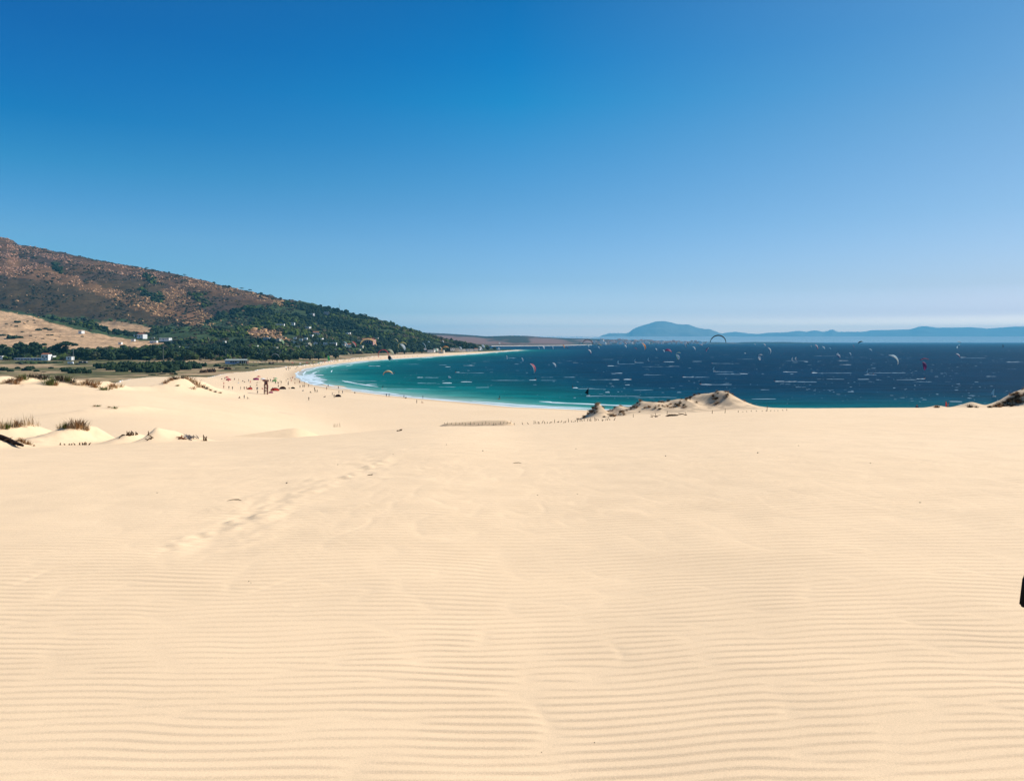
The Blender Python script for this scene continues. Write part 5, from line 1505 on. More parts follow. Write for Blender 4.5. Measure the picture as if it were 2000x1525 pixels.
# ------------------------------------------------------------------ people
SKINS = [mat('tanned_skin', (.34, .17, .10), .7, .3), mat('dark_skin', (.16, .075, .045), .7, .3)]
HAIR = mat('dark_hair', (.03, .02, .015), .8, .2)
def body_mesh(pose, cloth, skin, full, fine=False):
    """one continuous figure grown over a skeleton; clothing and hair are materials of its surface"""
    J = {'hip': (0, 0, .95, .15, .11), 'waist': (0, 0, 1.12, .125, .095), 'chest': (0, .01, 1.33, .16, .11), 'neck': (0, 0, 1.49, .055, .055), 'head0': (0, -.01, 1.58, .085, .095), 'head1': (0, -.01, 1.69, .088, .10), 'top': (0, 0, 1.76, .05, .055)}
    E = [('hip', 'waist'), ('waist', 'chest'), ('chest', 'neck'), ('neck', 'head0'), ('head0', 'head1'), ('head1', 'top')]
    for sg, n in ((-1, 'l'), (1, 'r')):
        st = {'stand': 0.0, 'walk': .26 * sg, 'sit': 0.0}[pose]
        J['sh' + n] = (.19 * sg, 0, 1.42, .06, .06)
        J['el' + n] = (.25 * sg, .02 - st * .5, 1.14, .042, .042); J['wr' + n] = (.26 * sg, -.05 - st * .9, .90, .03, .03)
        J['hd' + n] = (.26 * sg, -.07 - st * .95, .80, .035, .02)
        if pose == 'sit':
            J['kn' + n] = (.13 * sg, -.42, 1.20, .065, .065); J['an' + n] = (.13 * sg, -.62, .86, .04, .04); J['to' + n] = (.13 * sg, -.78, .84, .035, .03)
        else:
            J['kn' + n] = (.10 * sg, st * .55 - .02, .52, .065, .065); J['an' + n] = (.10 * sg, st * 1.25, .09, .04, .042); J['to' + n] = (.11 * sg, st * 1.25 - .17, .045, .04, .03)
        J['th' + n] = (.10 * sg, 0, .88, .09, .09)
        E += [('chest', 'sh' + n), ('sh' + n, 'el' + n), ('el' + n, 'wr' + n), ('wr' + n, 'hd' + n), ('hip', 'th' + n), ('th' + n, 'kn' + n), ('kn' + n, 'an' + n), ('an' + n, 'to' + n)]
    if fine:
        J['head0'] = (0, -.012, 1.60, .066, .078); J['head1'] = (0, .0, 1.68, .080, .095); J['top'] = (0, .01, 1.755, .055, .065)
        J['nose'] = (0, -.108, 1.635, .011, .016); E.append(('head1', 'nose'))
        for sg, n in ((-1, 'l'), (1, 'r')):
            J['ear' + n] = (.092 * sg, .01, 1.65, .012, .02); E.append(('head1', 'ear' + n))
            J['hd' + n] = (.262 * sg, -.065, .83, .016, .034)
            for k, (oy, ln) in enumerate(((-.030, .078), (-.010, .088), (.010, .082), (.028, .064))):
                J['f%d%s' % (k, n)] = (.266 * sg, -.070 + oy, .79, .0085, .0085)
                J['g%d%s' % (k, n)] = (.258 * sg, -.078 + oy, .79 - ln * .55, .008, .008)
                J['h%d%s' % (k, n)] = (.246 * sg, -.088 + oy, .79 - ln, .007, .007)
                E += [('hd' + n, 'f%d%s' % (k, n)), ('f%d%s' % (k, n), 'g%d%s' % (k, n)), ('g%d%s' % (k, n), 'h%d%s' % (k, n))]
            J['ta' + n] = (.250 * sg, -.115, .825, .010, .010); J['tb' + n] = (.240 * sg, -.125, .79, .008, .008)
            E += [('hd' + n, 'ta' + n), ('ta' + n, 'tb' + n)]
    names = list(J)
    me = bpy.data.meshes.new('tmp')
    me.from_pydata([J[k][:3] for k in names], [(names.index(a), names.index(b)) for a, b in E], [])
    ob = bpy.data.objects.new('tmp', me); COL.objects.link(ob)
    md = ob.modifiers.new('s', 'SKIN'); md.use_smooth_shade = True
    sv = me.skin_vertices[0].data
    for i, k in enumerate(names):
        sv[i].radius = J[k][3:5]
        sv[i].use_root = (k == 'hip')
    ob.modifiers.new('u', 'SUBSURF').levels = 2 if fine else 1
    dg = bpy.context.evaluated_depsgraph_get()
    m2 = bpy.data.meshes.new_from_object(ob.evaluated_get(dg))
    bpy.data.objects.remove(ob)
    v = np.empty(len(m2.vertices) * 3); m2.vertices.foreach_get('co', v); v = v.reshape(-1, 3)
    if pose == 'sit':
        v[:, 2] -= .84; m2.vertices.foreach_set('co', v.ravel())
    off = .84 if pose == 'sit' else 0
    for q in (skin, cloth, HAIR): m2.materials.append(q)
    mi = []
    for pl in m2.polygons:
        c = v[list(pl.vertices)].mean(0); z = c[2] + off
        arm = abs(c[0]) > .215
        if fine and z < .11: mi.append(2)
        elif z > (1.71 if fine else 1.66) or (z > 1.56 and c[1] > .03): mi.append(2)
        elif z > 1.52: mi.append(0)
        elif full and (z > .12 and not (arm and z < .93)): mi.append(1)
        elif not full and .62 < z < 1.0 and not arm: mi.append(1)
        else: mi.append(0)
    m2.polygons.foreach_set('material_index', mi)
    m2.name = 'person'
    return m2
CLOTH = {'black': (.012, .012, .015), 'dark blue': (.02, .03, .09), 'red': (.5, .03, .03), 'white': (.7, .7, .7), 'green': (.05, .22, .10), 'orange': (.6, .18, .03), 'grey': (.16, .16, .17)}
CM = {k: mat(k.replace(' ', '_') + '_clothing', c, .8, .2) for k, c in CLOTH.items()}
_pm = {}
def person(u, y, pose, colr, full=True, label=None, group=None, lo=150, hi=1400, ss=1.0, p=None):
    key = (pose, colr, full)
    if key not in _pm: _pm[key] = body_mesh(pose, CM[colr], SKINS[len(_pm) % 2], full)
    o = bpy.data.objects.new('person', _pm[key]); COL.objects.link(o)
    o.location = on_ground(u, y, lo, hi) if p is None else p
    o.rotation_euler = (0, 0, R_.uniform(0, 6.28)); o.scale = (ss * 1.15, ss * 1.15, ss)
    if label: tag(o, label, 'person', group)
    return o
def crowd(rows, fmt, group, lo=150, hi=1500, ss=1.0):
    its = []
    for r in rows:
        u, y = r[:2]
        pose = r[2] if len(r) > 2 else R_.choice(['stand', 'walk', 'stand', 'sit'])
        c = r[3] if len(r) > 3 else R_.choice(['black', 'dark blue', 'red', 'white', 'black', 'green', 'orange', 'grey'])
        full = c in ('black', 'grey') or R_.random() < .4
        o = person(u, y, pose, c, full, lo=lo, hi=hi, ss=ss)
        its.append((o, u, {'stand': 'standing', 'walk': 'walking', 'sit': 'sitting'}[pose] + ' person in ' + c))
    label_rows(its, fmt, 'person', group)
near = [(447, 760, 'stand', 'black'), (454, 761, 'stand', 'black'), (470, 761, 'stand', 'black'), (477, 761, 'walk', 'black'), (481.6, 761, 'stand', 'red'), (503, 769.6, 'stand', 'black'), (503, 761.5, 'stand', 'grey'), (437, 752), (437, 759), (458, 743, 'stand', 'black'), (439, 741.6), (446, 745, 'sit', 'red'), (451, 742, 'sit', 'red'), (433, 741),
        (496, 740), (510, 743), (527.6, 744, 'stand', 'black'), (533, 747, 'stand', 'green'), (538, 749, 'walk', 'green'), (547, 747, 'stand', 'black'), (543.6, 757, 'stand', 'black'), (525, 749, 'stand', 'red'), (477, 779, 'stand', 'grey'), (483, 779, 'sit', 'black'), (468, 778, 'sit', 'white'), (474, 745, 'sit', 'black'), (466, 749, 'sit', 'white'), (502, 753, 'sit', 'black'), (512, 760, 'sit', 'red')]
for i in range(34):
    near.append((R_.choice([R_.gauss(500, 26), R_.gauss(575, 16), R_.gauss(545, 30)]), R_.uniform(738, 763), R_.choice(['stand', 'sit', 'walk']), R_.choice(['black', 'red', 'dark blue', 'black', 'orange'])))
near = [r for r in near if coast_sd(*(np.array([q]) for q in on_ground(r[0], r[1], 150, 900)[:2]))[0] > 4]
crowd(near, '{w} on the beach left of the surf, {n}', 'people on the beach around the lifeguard tower', 150, 900, 1.05)
mid = [(586, 758, 'stand', 'black'), (591.6, 757, 'stand', 'black'), (594.5, 757, 'walk', 'black'), (603, 756, 'stand', 'black'), (592, 764, 'sit', 'grey'), (606, 767, 'sit', 'black'), (615.4, 766.5, 'stand', 'black'), (619.5, 767, 'walk', 'black'), (603, 782.5, 'walk', 'black'), (635, 776, 'sit', 'black'), (649, 773, 'stand', 'grey'), (652.5, 777, 'stand', 'black'),
       (662, 769, 'stand', 'green'), (669, 769, 'stand', 'grey'), (638, 761, 'stand', 'orange'), (641, 756, 'stand', 'dark blue'), (661, 760, 'stand', 'black'), (576, 743, 'walk', 'black'), (572, 739, 'stand', 'red'), (567, 741, 'stand', 'black'), (562, 741, 'sit', 'black'), (754.6, 775, 'stand', 'dark blue'), (760, 775, 'walk', 'black'), (789, 777.5, 'walk', 'black'), (793, 778, 'sit', 'black'), (814, 788, 'stand', 'black'), (826, 779, 'stand', 'dark blue'), (693, 768, 'sit', 'black'), (824, 787, 'sit', 'red')]
crowd(mid, '{w} on the sand near the waterline, {n}', 'people on the sand near the waterline', 150, 900, 1.05)
rows = []
while len(rows) < 84:
    u = R_.uniform(556, 735); y = np.interp(u, [556, 580, 600, 640, 700, 735], [726, 724, 718, 711, 704.5, 702]) - abs(R_.gauss(0, 1)) * np.interp(u, [556, 640, 735], [7, 4, 2.2]) - 1
    x = on_ground(u, y, 500, 1600)
    if coast_sd(x[:1], x[1:2])[0] < 6: continue
    rows.append((u, y))
crowd(rows, '{w} in the far crowd along the shore, {n}', 'crowd along the far shore', 500, 1700, 1.15)
rows = [(u, float(np.interp(u, [740, 800, 860], [700.5, 697.6, 694.6]))) for u in (744, 752, 770, 776, 783, 790, 797, 806, 815, 833, 846)]
crowd(rows, '{w} on the narrow far beach, {n}', 'people on the narrow far beach', 700, 2200, 1.3)
for u, dd, c, lab in [(1848, 119, 'red', 'person in red half hidden behind the right crest'), (1852, 121, 'grey', 'person in grey half hidden behind the right crest'), (1791, 123, 'dark blue', 'person in blue low behind the right crest')]:
    q = at_depth(u, dd); q[2] -= .0
    person(u, 0, 'stand', c, True, lab, None, p=q)
def beach_tent(u, y, m, label, w_=2.4, cat='beach tent', dd=None):
    p = on_ground(u, y, 100, 1200) if dd is None else at_depth(u, dd)
    root = empty('beach_tent', p, .3)
    a = np.linspace(0, math.pi, 9)
    V = [(w_ / 2 * math.cos(t), -.8, w_ * .42 * math.sin(t)) for t in a] + [(w_ / 2 * .7 * math.cos(t), .9, w_ * .3 * math.sin(t)) for t in a] + [(0, 1.0, 0)]
    MB().add(V, [(i, i + 1, 10 + i, 9 + i) for i in range(8)], [(9 + i, 10 + i, 18) for i in range(8)]).build('canopy', m, root)
    MB().box(-w_ / 2, w_ / 2, -.9, 1.0, .01, .05).build('groundsheet', CM['dark blue'], root)
    tag(root, label, cat)
def fabric(n, c): return mat(n, c, .7, .2)
beach_tent(660, 775, fabric('dark_plum_fabric', (.07, .03, .04)), 'dark plum beach tent beside the standing figure on open sand', 3.2)
beach_tent(552, 760, fabric('maroon_fabric', (.16, .05, .03)), 'brown low beach shelter right of the lifeguard tower', 4.0)
beach_tent(572, 759, fabric('olive_fabric', (.10, .08, .03)), 'flat olive beach shelter between tower and waterline group', 2.6)
PR = Kind(make_parasol(fabric('red_parasol_fabric', (.5, .05, .05)))); PY = Kind(make_parasol(fabric('yellow_parasol_fabric', (.55, .42, .08)))); PG = Kind(make_parasol(fabric('green_parasol_fabric', (.08, .3, .12)))); PW = Kind(make_parasol(fabric('white_parasol_fabric', (.7, .7, .68))))
its = []
for u, y, K_, c in [(443, 744, PR, 'red'), (505, 742, PR, 'red'), (514, 747, PW, 'white'), (599, 712, PR, 'red'), (613, 711, PY, 'yellow'), (622, 712, PG, 'green'), (586, 714, PW, 'white'), (571, 713, PR, 'red'), (659, 708, PY, 'yellow'), (672, 706, PY, 'yellow'), (647, 709, PW, 'white'), (634, 710, PR, 'red'), (605, 716, PY, 'yellow'), (690, 703, PW, 'white'), (538, 746, PG, 'green')]:
    its.append((K_.put(on_ground(u, y, 200, 1500), 0, 1.15), u, c))
label_rows(its, '{w} parasol on the beach around the bay corner, {n}', 'parasol', 'coloured parasols on the beach')

# ------------------------------------------------------------------ kites in the air
def make_kite(m, edge, ang, chord, seed=0):
    """an inflatable kite: bowed canopy, fat leading edge, span across X, tips down"""
    def f():
        root = empty('kite')
        n = 25; R0 = .5 / math.sin(min(ang, math.pi / 2))
        th = np.linspace(-ang, ang, n)
        V = []; cen = []
        rows_ = (0, .25, .5, .75, 1.0)
        for t in th:
            c = chord * (1 - abs(t / ang) ** 2.6 * .82)
            for s_ in rows_:
                camber = .10 * c * math.sin(math.pi * s_)
                r = R0 + camber
                V.append((r * math.sin(t), c * (s_ - .35) + .10 * abs(t / ang) ** 2 * chord, r * math.cos(t) - R0 * .6))
            cen.append((R0 * math.sin(t), -c * .35 + .10 * abs(t / ang) ** 2 * chord, R0 * math.cos(t) - R0 * .6))
        k = len(rows_)
        q = [(i * k + j, i * k + j + 1, (i + 1) * k + j + 1, (i + 1) * k + j) for i in range(n - 1) for j in range(k - 1)]
        MB().add(V, q).build('canopy', m, root, smooth=True)
        MB().tube(cen, [.012 + .026 * math.cos(t / ang * 1.35) for t in th], 7).build('leading_edge', edge, root, smooth=True)
        for t0 in (-.6, -.2, .2, .6):
            i = int((t0 + 1) / 2 * (n - 1))
            MB().tube([np.array(V[i * k + j]) - np.array([math.sin(th[i]), 0, math.cos(th[i])]) * .008 for j in range(k)], .009, 5).build('strut', edge, root)
        return root
    return f
KC = {'white': (.78, .78, .76), 'cream': (.75, .66, .42), 'pink': (.62, .12, .16), 'magenta': (.30, .04, .16), 'orange': (.70, .24, .05), 'olive yellow': (.38, .34, .06), 'black': (.015, .015, .02), 'green': (.12, .5, .12), 'pale blue': (.42, .60, .68), 'purple': (.10, .04, .14), 'pale green': (.45, .60, .35), 'grey': (.32, .36, .38), 'red': (.55, .06, .04), 'dark blue': (.02, .04, .12), 'teal': (.05, .30, .32)}
def kite_cloth(name, c):
    m = mat(name, c, .6, .25)
    t = N(m, 'ShaderNodeBsdfTranslucent'); t.inputs['Color'].default_value = (*c, 1)
    x = N(m, 'ShaderNodeMixShader'); x.inputs[0].default_value = .5
    nt = m.node_tree
    L(m, nt.nodes['Principled BSDF'].outputs[0], x.inputs[1]); L(m, t.outputs[0], x.inputs[2])
    L(m, x.outputs[0], nt.nodes['Material Output'].inputs['Surface'])
    return m
KM = {k: kite_cloth(k.replace(' ', '_') + '_kite_cloth', c) for k, c in KC.items()}
for m_ in KM.values():
    b_ = m_.node_tree.nodes['Principled BSDF']
_kk = {}
def kite(u, y, wpx, col, edge='white', pitch=45, roll=0, ang=78, chord=.28, span=7.0, lab=''):
    key = (col, edge, ang, chord)
    if key not in _kk: _kk[key] = Kind(make_kite(KM[col], KM[edge], R(ang), chord))
    d = span * F / (wpx * 1.18)
    if d > 2600: span *= 2600 / d; d = 2600
    p = W(u, y, d)
    o = _kk[key].put(p, 0, span)
    from mathutils import Matrix
    M = Matrix.Rotation(R(roll), 4, 'Y') @ Matrix.Rotation(R(pitch), 4, 'X')
    o.rotation_euler = M.to_euler()
    return o
# u, y, width px, canopy, edge, pitch, roll (tips of the bow turned clockwise), half angle, chord
HILLK = [(748, 687, 17, 'white', 'pink', 4, -6, 118, .10, 'thin ring-shaped white and pink kite'), (763, 688, 13, 'cream', 'cream', 45, 48, 60, .30, 'cream curved kite right of the ring kite'), (786, 678, 13, 'white', 'white', 45, 52, 58, .34, 'bright white kite under the round olive kite'), (784, 672, 14, 'olive yellow', 'cream', 30, -22, 95, .22, 'round olive yellow kite above a white one'),
         (773, 666, 9, 'cream', 'cream', 20, 40, 40, .14, 'thin sliver of cream kite above the olive one'), (868, 681, 14, 'orange', 'cream', 35, -30, 80, .30, 'orange and cream kite'), (828, 675, 10, 'grey', 'pale blue', 25, 60, 60, .16, 'grey crescent kite over the far dark trees'), (899, 680, 6, 'white', 'white', 50, 40, 60, .4, 'small white kite left of the far houses'),
         (938, 681, 9, 'white', 'white', 45, 55, 58, .34, 'white kite over the far beach end'), (943, 677, 7, 'white', 'white', 55, 50, 50, .5, 'rounded white kite above its white neighbour'), (974, 682, 5, 'white', 'white', 55, 60, 50, .5, 'tiny white kite over the cape'), (975, 671, 4, 'white', 'white', 55, 60, 50, .5, 'tiny white speck of a kite before the far hills'),
         (691, 672, 11, 'red', 'white', 40, 50, 62, .28, 'red and white kite above the white roofs'), (674, 672, 11, 'pale blue', 'grey', 25, 42, 62, .20, 'pale blue crescent kite'), (720, 668, 27, 'red', 'cream', 15, 6, 74, .16, 'wide flat red and cream bow kite'), (605, 673, 8, 'cream', 'white', 50, 52, 55, .4, 'cream kite among the village houses'),
         (551, 668, 9, 'pale green', 'pale green', 50, 55, 50, .36, 'pale green kite left of the village'), (538, 694, 13, 'grey', 'grey', 8, 5, 85, .10, 'faint grey arc kite low before the trees'), (680, 691, 5, 'cream', 'olive yellow', 45, 40, 60, .4, 'small cream kite above the bay corner'), (613, 684, 5, 'orange', 'orange', 45, 40, 60, .4, 'small orange kite before the green slope'),
         (474, 677, 5, 'white', 'white', 70, -70, 30, .3, 'white sliver kite before the dark trees'), (851, 684, 7, 'pale green', 'white', 45, 50, 60, .4, 'pale green kite before the far houses'), (860, 681, 6, 'white', 'pale green', 30, 70, 40, .3, 'upright white kite before the far houses'), (837, 668, 4, 'pale blue', 'pale blue', 45, 30, 60, .4, 'tiny pale blue kite over the slope end'),
         (641, 700, 9, 'green', 'pale green', 70, 76, 40, .4, 'bright green kite standing on the far shore'), (865, 667, 4, 'white', 'white', 45, 50, 60, .4, 'tiny white kite before the green slope end')]
for u, y, w_, c, e, pt, ro, an, ch, lab in HILLK:
    o = kite(u, y, w_, c, e, pt, ro, an, ch, span=6.0)
    tag(o, lab, 'kite', 'kites in front of the wooded slope')
LOWK = [(757, 728, 16, 'cream', 'orange', 32, -8, 84, .26, 'white and orange bow kite low over the bay'), (760, 699, 8, 'black', 'black', 80, 80, 34, .62, 'broad black kite close to the water by the ring kite'), (764, 701, 7, 'white', 'white', 60, 60, 40, .3, 'small white kite touching the black kite'), (877, 742, 12, 'pale blue', 'white', 60, 62, 24, .34, 'leaning white blade-like kite over the teal water'),
        (1040, 719, 17, 'pink', 'white', 42, 66, 62, .30, 'pink crescent kite in the middle of the bay'), (1082, 713, 9, 'white', 'pale blue', 48, 56, 56, .34, 'white kite just right of the pink crescent'), (1151, 687, 9, 'white', 'magenta', 45, 56, 56, .32, 'white and pink kite below the black bow kite'),
        (1148, 667, 17, 'black', 'black', 12, 4, 80, .10, 'thin black bow kite before the far shore'), (1061, 679, 6, 'white', 'white', 50, 60, 52, .4, 'white kite before the pale far beach'), (1052, 680, 4, 'pale blue', 'white', 50, 60, 52, .4, 'tiny pale kite left of its white neighbour'), (1079, 680, 5, 'pale blue', 'white', 50, 80, 40, .4, 'small bluish kite left of the pink-white one'), (1100, 677, 7, 'orange', 'white', 46, 56, 52, .36, 'orange-white kite before the far beach'),
        (1107, 679, 4, 'purple', 'purple', 46, 56, 52, .36, 'tiny purple kite before the far beach end'), (1148, 676, 6, 'pale blue', 'white', 46, 52, 52, .36, 'pale blue kite under the black bow kite'), (1171, 675, 8, 'olive yellow', 'grey', 30, 10, 60, .28, 'dull yellow kite left of the town'), (1169, 679, 4, 'white', 'white', 46, 52, 52, .36, 'tiny white kite under the dull yellow one'), (1221, 677, 6, 'white', 'white', 46, 60, 50, .36, 'white kite in front of the town'),
        (989, 698, 6, 'white', 'white', 70, 76, 25, .3, 'upright thin white kite near the cape'), (1019, 703, 7, 'white', 'pale blue', 60, 70, 30, .3, 'leaning white sail-like kite right of the cape')]
for u, y, w_, c, e, pt, ro, an, ch, lab in LOWK:
    tag(kite(u, y, w_, c, e, pt, ro, an, ch, span=6.0), lab, 'kite', 'kites over the left half of the bay')
SEAK = [(1256, 677, 13, 'orange', 'white', 45, 66, 54, .36, 'large orange and white kite before the town'), (1241, 681, 6, 'purple', 'red', 40, 30, 60, .3, 'faint dark red kite left of the orange one'), (1281, 683, 5, 'white', 'white', 50, 64, 50, .36, 'small white kite below the town'), (1296, 686, 5, 'white', 'white', 50, 64, 50, .36, 'small white kite touching the plum kite'),
        (1305, 687, 12, 'magenta', 'red', 30, 12, 50, .5, 'plum-coloured rounded kite below the town'), (1322, 698, 9, 'white', 'green', 70, 60, 42, .6, 'fat white kite with green rim'), (1325, 691, 8, 'pale green', 'white', 20, -12, 46, .3, 'flat pale green kite above the fat white one'), (1338, 675, 7, 'dark blue', 'white', 45, 60, 54, .3, 'dark blue and white kite under the mountain'), (1343, 671, 4, 'black', 'black', 60, 60, 54, .4, 'tiny black kite on the waterline under the mountain'),
        (1355, 681, 8, 'white', 'pale blue', 45, 56, 54, .3, 'white kite right of the dark blue one'), (1369, 674, 5, 'white', 'red', 60, 20, 54, .5, 'small white kite with red top'), (1382, 683, 8, 'purple', 'white', 45, -60, 54, .3, 'purple kite under the great bow kite'), (1403, 661, 26, 'teal', 'black', 8, 2, 84, .09, 'great thin dark bow kite above the sea horizon'),
        (1474, 673, 4, 'pale blue', 'white', 50, 50, 50, .4, 'tiny pale kite before the island, left one'), (1493, 674, 5, 'white', 'white', 50, 50, 50, .4, 'tiny white kite before the island, right one'), (1502, 685, 11, 'white', 'white', 40, 70, 54, .24, 'white crescent kite right of the great bow kite'), (1482, 700, 7, 'white', 'black', 80, 60, 44, .7, 'round white kite with dark rim'), (1485, 695, 7, 'white', 'black', 30, -4, 40, .34, 'flat white kite above the round white one'),
        (1594, 678, 9, 'white', 'pink', 45, 64, 54, .3, 'white kite with pinkish edge'), (1584, 677, 4, 'grey', 'grey', 45, 64, 54, .4, 'tiny grey kite beside the pinkish white one'), (1608, 680, 7, 'white', 'pale blue', 45, 50, 54, .34, 'small white kite in the middle of three'), (1621, 681, 4, 'pale blue', 'pale blue', 45, 50, 54, .34, 'tiny pale blue kite, rightmost of the three'),
        (1636, 696, 9, 'white', 'magenta', 60, 40, 44, .46, 'white kite with pink lower edge'), (1635, 691, 5, 'pale blue', 'white', 70, 80, 30, .3, 'thin upright kite above the pink-edged white one'), (1660, 692, 6, 'pale blue', 'white', 50, 60, 50, .4, 'dim pale blue kite right of the pink-edged white'), (1666, 677, 6, 'magenta', 'grey', 50, 70, 50, .25, 'dim pinkish kite near the horizon'), (1681, 669.5, 9, 'black', 'black', 35, -18, 50, .26, 'black kite on the sea horizon'),
        (1700, 684, 6, 'pale blue', 'white', 40, 36, 54, .34, 'small bluish kite left of the big white one'), (1746, 702, 21, 'pale blue', 'white', 42, 46, 62, .28, 'largest white crescent kite at the right'), (1805, 705, 14, 'magenta', 'pink', 18, -6, 40, .18, 'flat pink kite above the magenta one'), (1801, 715, 14, 'magenta', 'magenta', 72, 78, 36, .5, 'upright magenta kite at the right'),
        (1870, 695, 9, 'white', 'pink', 50, 44, 46, .36, 'white kite with pink rim at far right'), (1873, 669.5, 7, 'white', 'black', 35, 30, 50, .3, 'white and black kite on the horizon at far right'), (1872, 677, 7, 'pale blue', 'teal', 40, -50, 60, .34, 'cyan kite below the horizon at far right'), (1957, 676, 5, 'black', 'black', 60, 86, 36, .5, 'rightmost of all kites, a small black one'),
        (1455, 691, 4, 'white', 'white', 60, 46, 46, .5, 'tiny white speck kite left of the flat white one')]
for u, y, w_, c, e, pt, ro, an, ch, lab in SEAK:
    tag(kite(u, y, w_, c, e, pt, ro, an, ch, span=6.0), lab, 'kite', 'kites over the right half of the sea')
def sand_kite(u, y, wpx, col, lab, rz):
    p = on_ground(u, y, 150, 900)
    span = wpx * p[1] / F
    key = (col, 'red' if col != 'red' else 'black', 60, .36)
    if key not in _kk: _kk[key] = Kind(make_kite(KM[col], KM[key[1]], R(60), .36))
    o = _kk[key].put(p + np.array([0, 0, span * .16]), 0, span, (R(-70), 0, R(rz)))
    tag(o, lab, 'kite', 'kites lying on the beach')
sand_kite(537, 764, 17, 'red', 'red and black kite lying on sand right of the lifeguard tower', 20)
sand_kite(488, 761, 12, 'red', 'red kite lying flat on sand left of the lifeguard tower', -15)
sand_kite(529, 768, 9, 'magenta', 'small crimson kite on the sand at the tower foot', 10)
sand_kite(446, 743, 10, 'pink', 'pink kite on the sand at the left end of the crowd', 0)
sand_kite(500, 742.5, 12, 'magenta', 'dark red kite on the sand behind the lifeguard tower', 5)
sand_kite(516, 744, 8, 'red', 'small red kite just behind the tower top', 15)
sand_kite(536, 745, 10, 'green', 'green kite on the sand right of the tower top', -10)

# ------------------------------------------------------------------ riders on the water
def make_sail(m):
    def f():
        root = empty('windsurfer')
        V = [(0, 0, .6), (.15, 0, 4.8), (-.5, .1, 4.2), (-1.7, .25, 2.3), (-2.0, .2, 1.7), (-.9, .1, 1.1)]
        W2 = [(x, y + .05, z) for x, y, z in V]
        MB().add(V + W2, [(0, 1, 2, 5), (5, 2, 3, 4), (6, 11, 8, 7), (11, 10, 9, 8), (0, 6, 7, 1), (1, 7, 8, 2), (2, 8, 9, 3), (3, 9, 10, 4), (4, 10, 11, 5), (5, 11, 6, 0)]).build('sail', m, root)
        MB().tube([(0, 0, .2), (.2, 0, 4.9)], .04, 5).build('mast', KM['black'], root)
        MB().tube([(-1.3, 0, .12), (-.6, 0, .16), (.5, 0, .16), (1.2, 0, .24)], [.12, .30, .28, .08], 8).build('board', KM['white'], root)
        return root
    return f
SK = {'white': Kind(make_sail(KM['white'])), 'black': Kind(make_sail(KM['black'])), 'grey': Kind(make_sail(KM['pale blue']))}
for u, y, c, lab in [(1208, 710.5, 'grey', 'grey windsurf sail with a long thin wake right of it'), (1241, 707.5, 'grey', 'grey windsurf sail left of the middle wake pair'), (1267, 705.5, 'grey', 'small grey windsurf sail below the plum kite'), (1395, 724.5, 'grey', 'leaning grey windsurf sail with a wake to the right'),
                     (1548, 704.8, 'white', 'left windsurf sail of the close pair'), (1555, 703.5, 'white', 'right windsurf sail of the close pair'), (1695, 730.5, 'grey', 'faint windsurf sail over double wakes at the right'), (1149, 773.5, 'black', 'dark windsurf sail left of the long wake by the hummock'), (1942, 775, 'grey', 'pale windsurf sail near the right hummock')]:
    d = CZ * F / (y - EY)
    hh = {1149: 6, 1942: 8}.get(u, 7)
    s_ = max(.9, hh * d / F / 4.9)
    tag(SK[c].put((d * (u - 1000) / F, d, .1), R_.uniform(-.3, .3), min(s_, 1.6)), lab, 'windsurfer', 'windsurfers on the bay')
its = []
for u, y in [(747, 758.5), (720, 714.6), (890, 727.4), (1119, 757.8), (1334, 736.5), (1368, 750.6), (1512, 744.3), (1586, 728), (1706, 731.5), (1806, 739.8), (1885, 697.6), (1296, 706.5), (1232, 741), (1046, 742), (1602, 695), (975, 780), (770, 729), (1391, 709.5)]:
    d = CZ * F / (y - EY)
    root = empty('kitesurfer', (d * (u - 1000) / F, d, .35), R_.uniform(0, 6.28))
    key = ('walk', 'black', True)
    if key not in _pm: _pm[key] = body_mesh('walk', CM['black'], SKINS[0], True)
    b_ = bpy.data.objects.new('rider', _pm[key]); COL.objects.link(b_); b_.parent = root; b_.rotation_euler = (R(-18), 0, 0)
    MB().tube([(-.7, 0, .0), (0, 0, -.04), (.7, 0, 0)], [.08, .2, .08], 8).build('board', KM['orange'], root)
    its.append((root, u, ''))
label_rows(its, 'kitesurfer in a black wetsuit at the head of a wake, {n}', 'kitesurfer', 'kitesurfers riding on the bay')

# ------------------------------------------------------------------ the town on the far shore
TM = [(wall_mat('town_white_wall', (.82, .80, .76)), FLAT, 'white flat-roofed'), (wall_mat('town_cream_wall', (.66, .54, .42)), TILE, 'cream'), (wall_mat('town_pink_wall', (.52, .30, .24)), TILE, 'reddish'), (wall_mat('town_grey_wall', (.34, .32, .34)), FLAT, 'grey')]
def make_block(i, w_, h_):
    wm, rm, _ = TM[i]
    def f():
        root = empty('town_building')
        MB().box(-w_ / 2, w_ / 2, -9, 9, -6, h_).build('wall', wm, root)
        if rm is TILE: MB().gable(-w_ / 2, w_ / 2, -9, 9, h_ + .01, h_ + 4, .5).build('roof', rm, root)
        else: MB().box(-w_ / 2 - .4, w_ / 2 + .4, -9.4, 9.4, h_ + .01, h_ + 1).build('roof', rm, root)
        return root
    return f
TB = {(i, j): Kind(make_block(i, w_, h_)) for i in range(4) for j, (w_, h_) in enumerate(((22, 9), (40, 13), (28, 20)))}
its = {i: [] for i in range(4)}
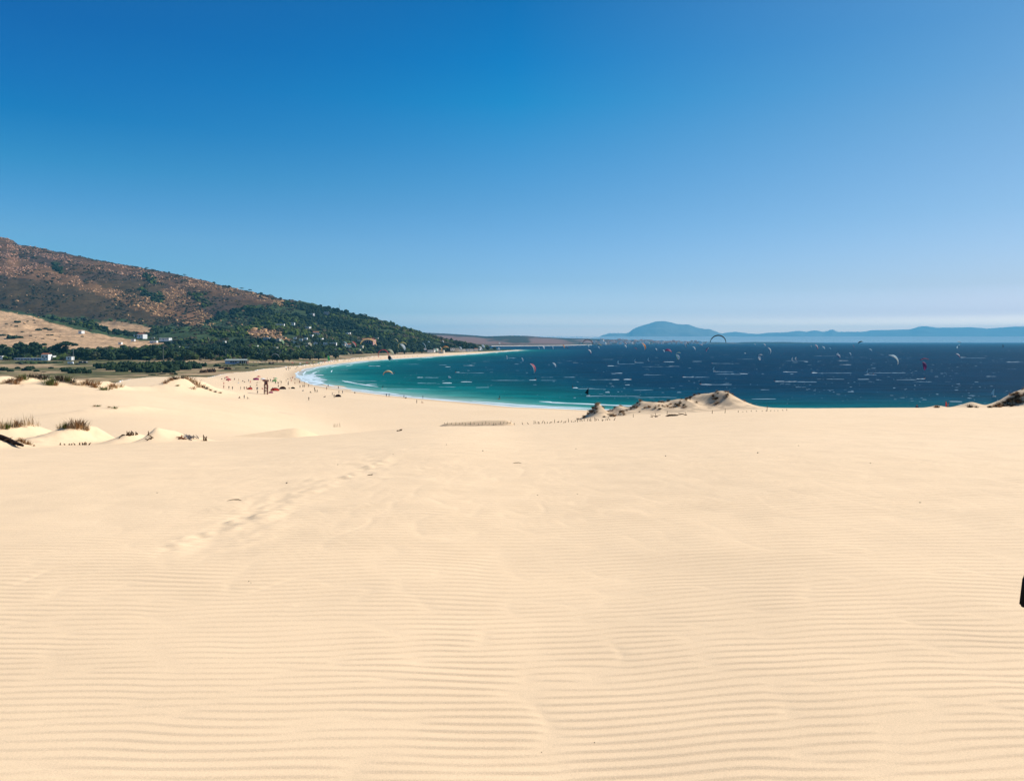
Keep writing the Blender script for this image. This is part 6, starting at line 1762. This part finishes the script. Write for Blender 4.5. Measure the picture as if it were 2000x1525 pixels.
for k in range(235):
    u = 1132 + (1392 - 1132) * R_.random() ** .85
    dens = np.interp(u, [1132, 1170, 1200, 1290, 1330, 1360, 1392], [.15, .4, 1, 1, .6, .7, .3])
    if R_.random() > dens: continue
    T = R_.random() ** 1.6 * .62
    fd = float(interp(u, FAR_FOOT)); dd = fd + 2300 * T + 15
    rz = CZ - (float(interp(u, FAR_CREST)) - EY) * (fd + 2300) / F
    z = -3 + (rz + 3) * T ** .9 + 6
    i = R_.choices(range(4), (9, 3, 2, 1))[0] if T < .25 else R_.choices(range(4), (2, 3, 4, 3))[0]
    j = R_.choices((0, 1, 2), (4, 3, 2))[0]
    o = TB[(i, j)].put((dd * (u - 1000) / F, dd, max(z, 2)), R_.uniform(-.4, .4), R_.uniform(.8, 1.25))
    its[i].append((o, u, ''))
for i in range(4):
    label_rows(its[i], TM[i][2] + ' building of the distant town on the shore, {n}', 'building', 'buildings of the distant town')
for u, h, lab in [(1262, 30, 'pale square tower block standing above the town roofs'), (1358, 26, 'reddish block on the low spit right of the town'), (1228, 26, 'tall white block above the left half of the town')]:
    dd = float(interp(u, FAR_FOOT)) + 500
    o = TB[(0 if h != 26 or u < 1300 else 2, 2)].put((dd * (u - 1000) / F, dd, 12), .1, (1, 1, h / 20))
    tag(o, lab, 'building')

# ------------------------------------------------------------------ the companion just outside the frame: only a corner of the black jacket blows in
def companion():
    x0, y0 = 1.50, 1.62
    z0 = float(ground_z(np.array([x0]), np.array([y0]))[0])
    me = body_mesh('stand', CM['black'], SKINS[0], True, True)
    o = bpy.data.objects.new('person', me); COL.objects.link(o)
    o.location = (x0, y0, z0); o.rotation_euler = (0, 0, R(185))
    tip = W(1996, 1184, 1.62)
    # jacket: open ring round the torso, its hem corner pulled out by the wind towards the left
    n = 28; rows_ = [(1.46, .17, .12), (1.30, .22, .17), (1.10, .21, .17), (.92, .24, .20), (.80, .27, .22)]
    V = []
    for j, (z, rx, ry) in enumerate(rows_):
        for i in range(n):
            a = 2 * math.pi * i / n
            V.append([rx * math.cos(a), ry * math.sin(a), z])
    V = np.array(V)
    q = [(j * n + i, j * n + (i + 1) % n, (j + 1) * n + (i + 1) % n, (j + 1) * n + i) for j in range(len(rows_) - 1) for i in range(n)]
    jm = mat('black_jacket_cloth', (.006, .006, .008), .8, .1)
    MB().add(V, q).build('jacket', jm, o, smooth=True)
    inv = o.matrix_basis.inverted() if False else None
    from mathutils import Matrix, Vector
    M = (Matrix.Translation(o.location) @ Matrix.Rotation(R(185), 4, 'Z')).inverted()
    t = np.array(M @ Vector(tip)); h = np.array(M @ Vector((x0 - .22, y0, z0 + 1.0))); g = np.array(M @ Vector((x0 - .22, y0, z0 + 1.26)))
    up = np.array([0, 0, 1.0])
    # a thick flap of the hem that ends in a rounded corner
    mb = MB()
    for k in range(9):
        q_ = k / 8
        r0 = g * (1 - q_) + h * q_
        e_ = t + up * (.036 * (1 - q_) + .004) + (r0 - t) * .06
        mb.tube([r0, (r0 + e_) / 2 + up * .02, e_, t + up * .004], [.035, .024, .0085, .0052], 10)
    mb.build('jacket_corner', jm, o, smooth=True)
    tag(o, 'black jacket corner of a person standing just beyond the right edge', 'person')
companion()
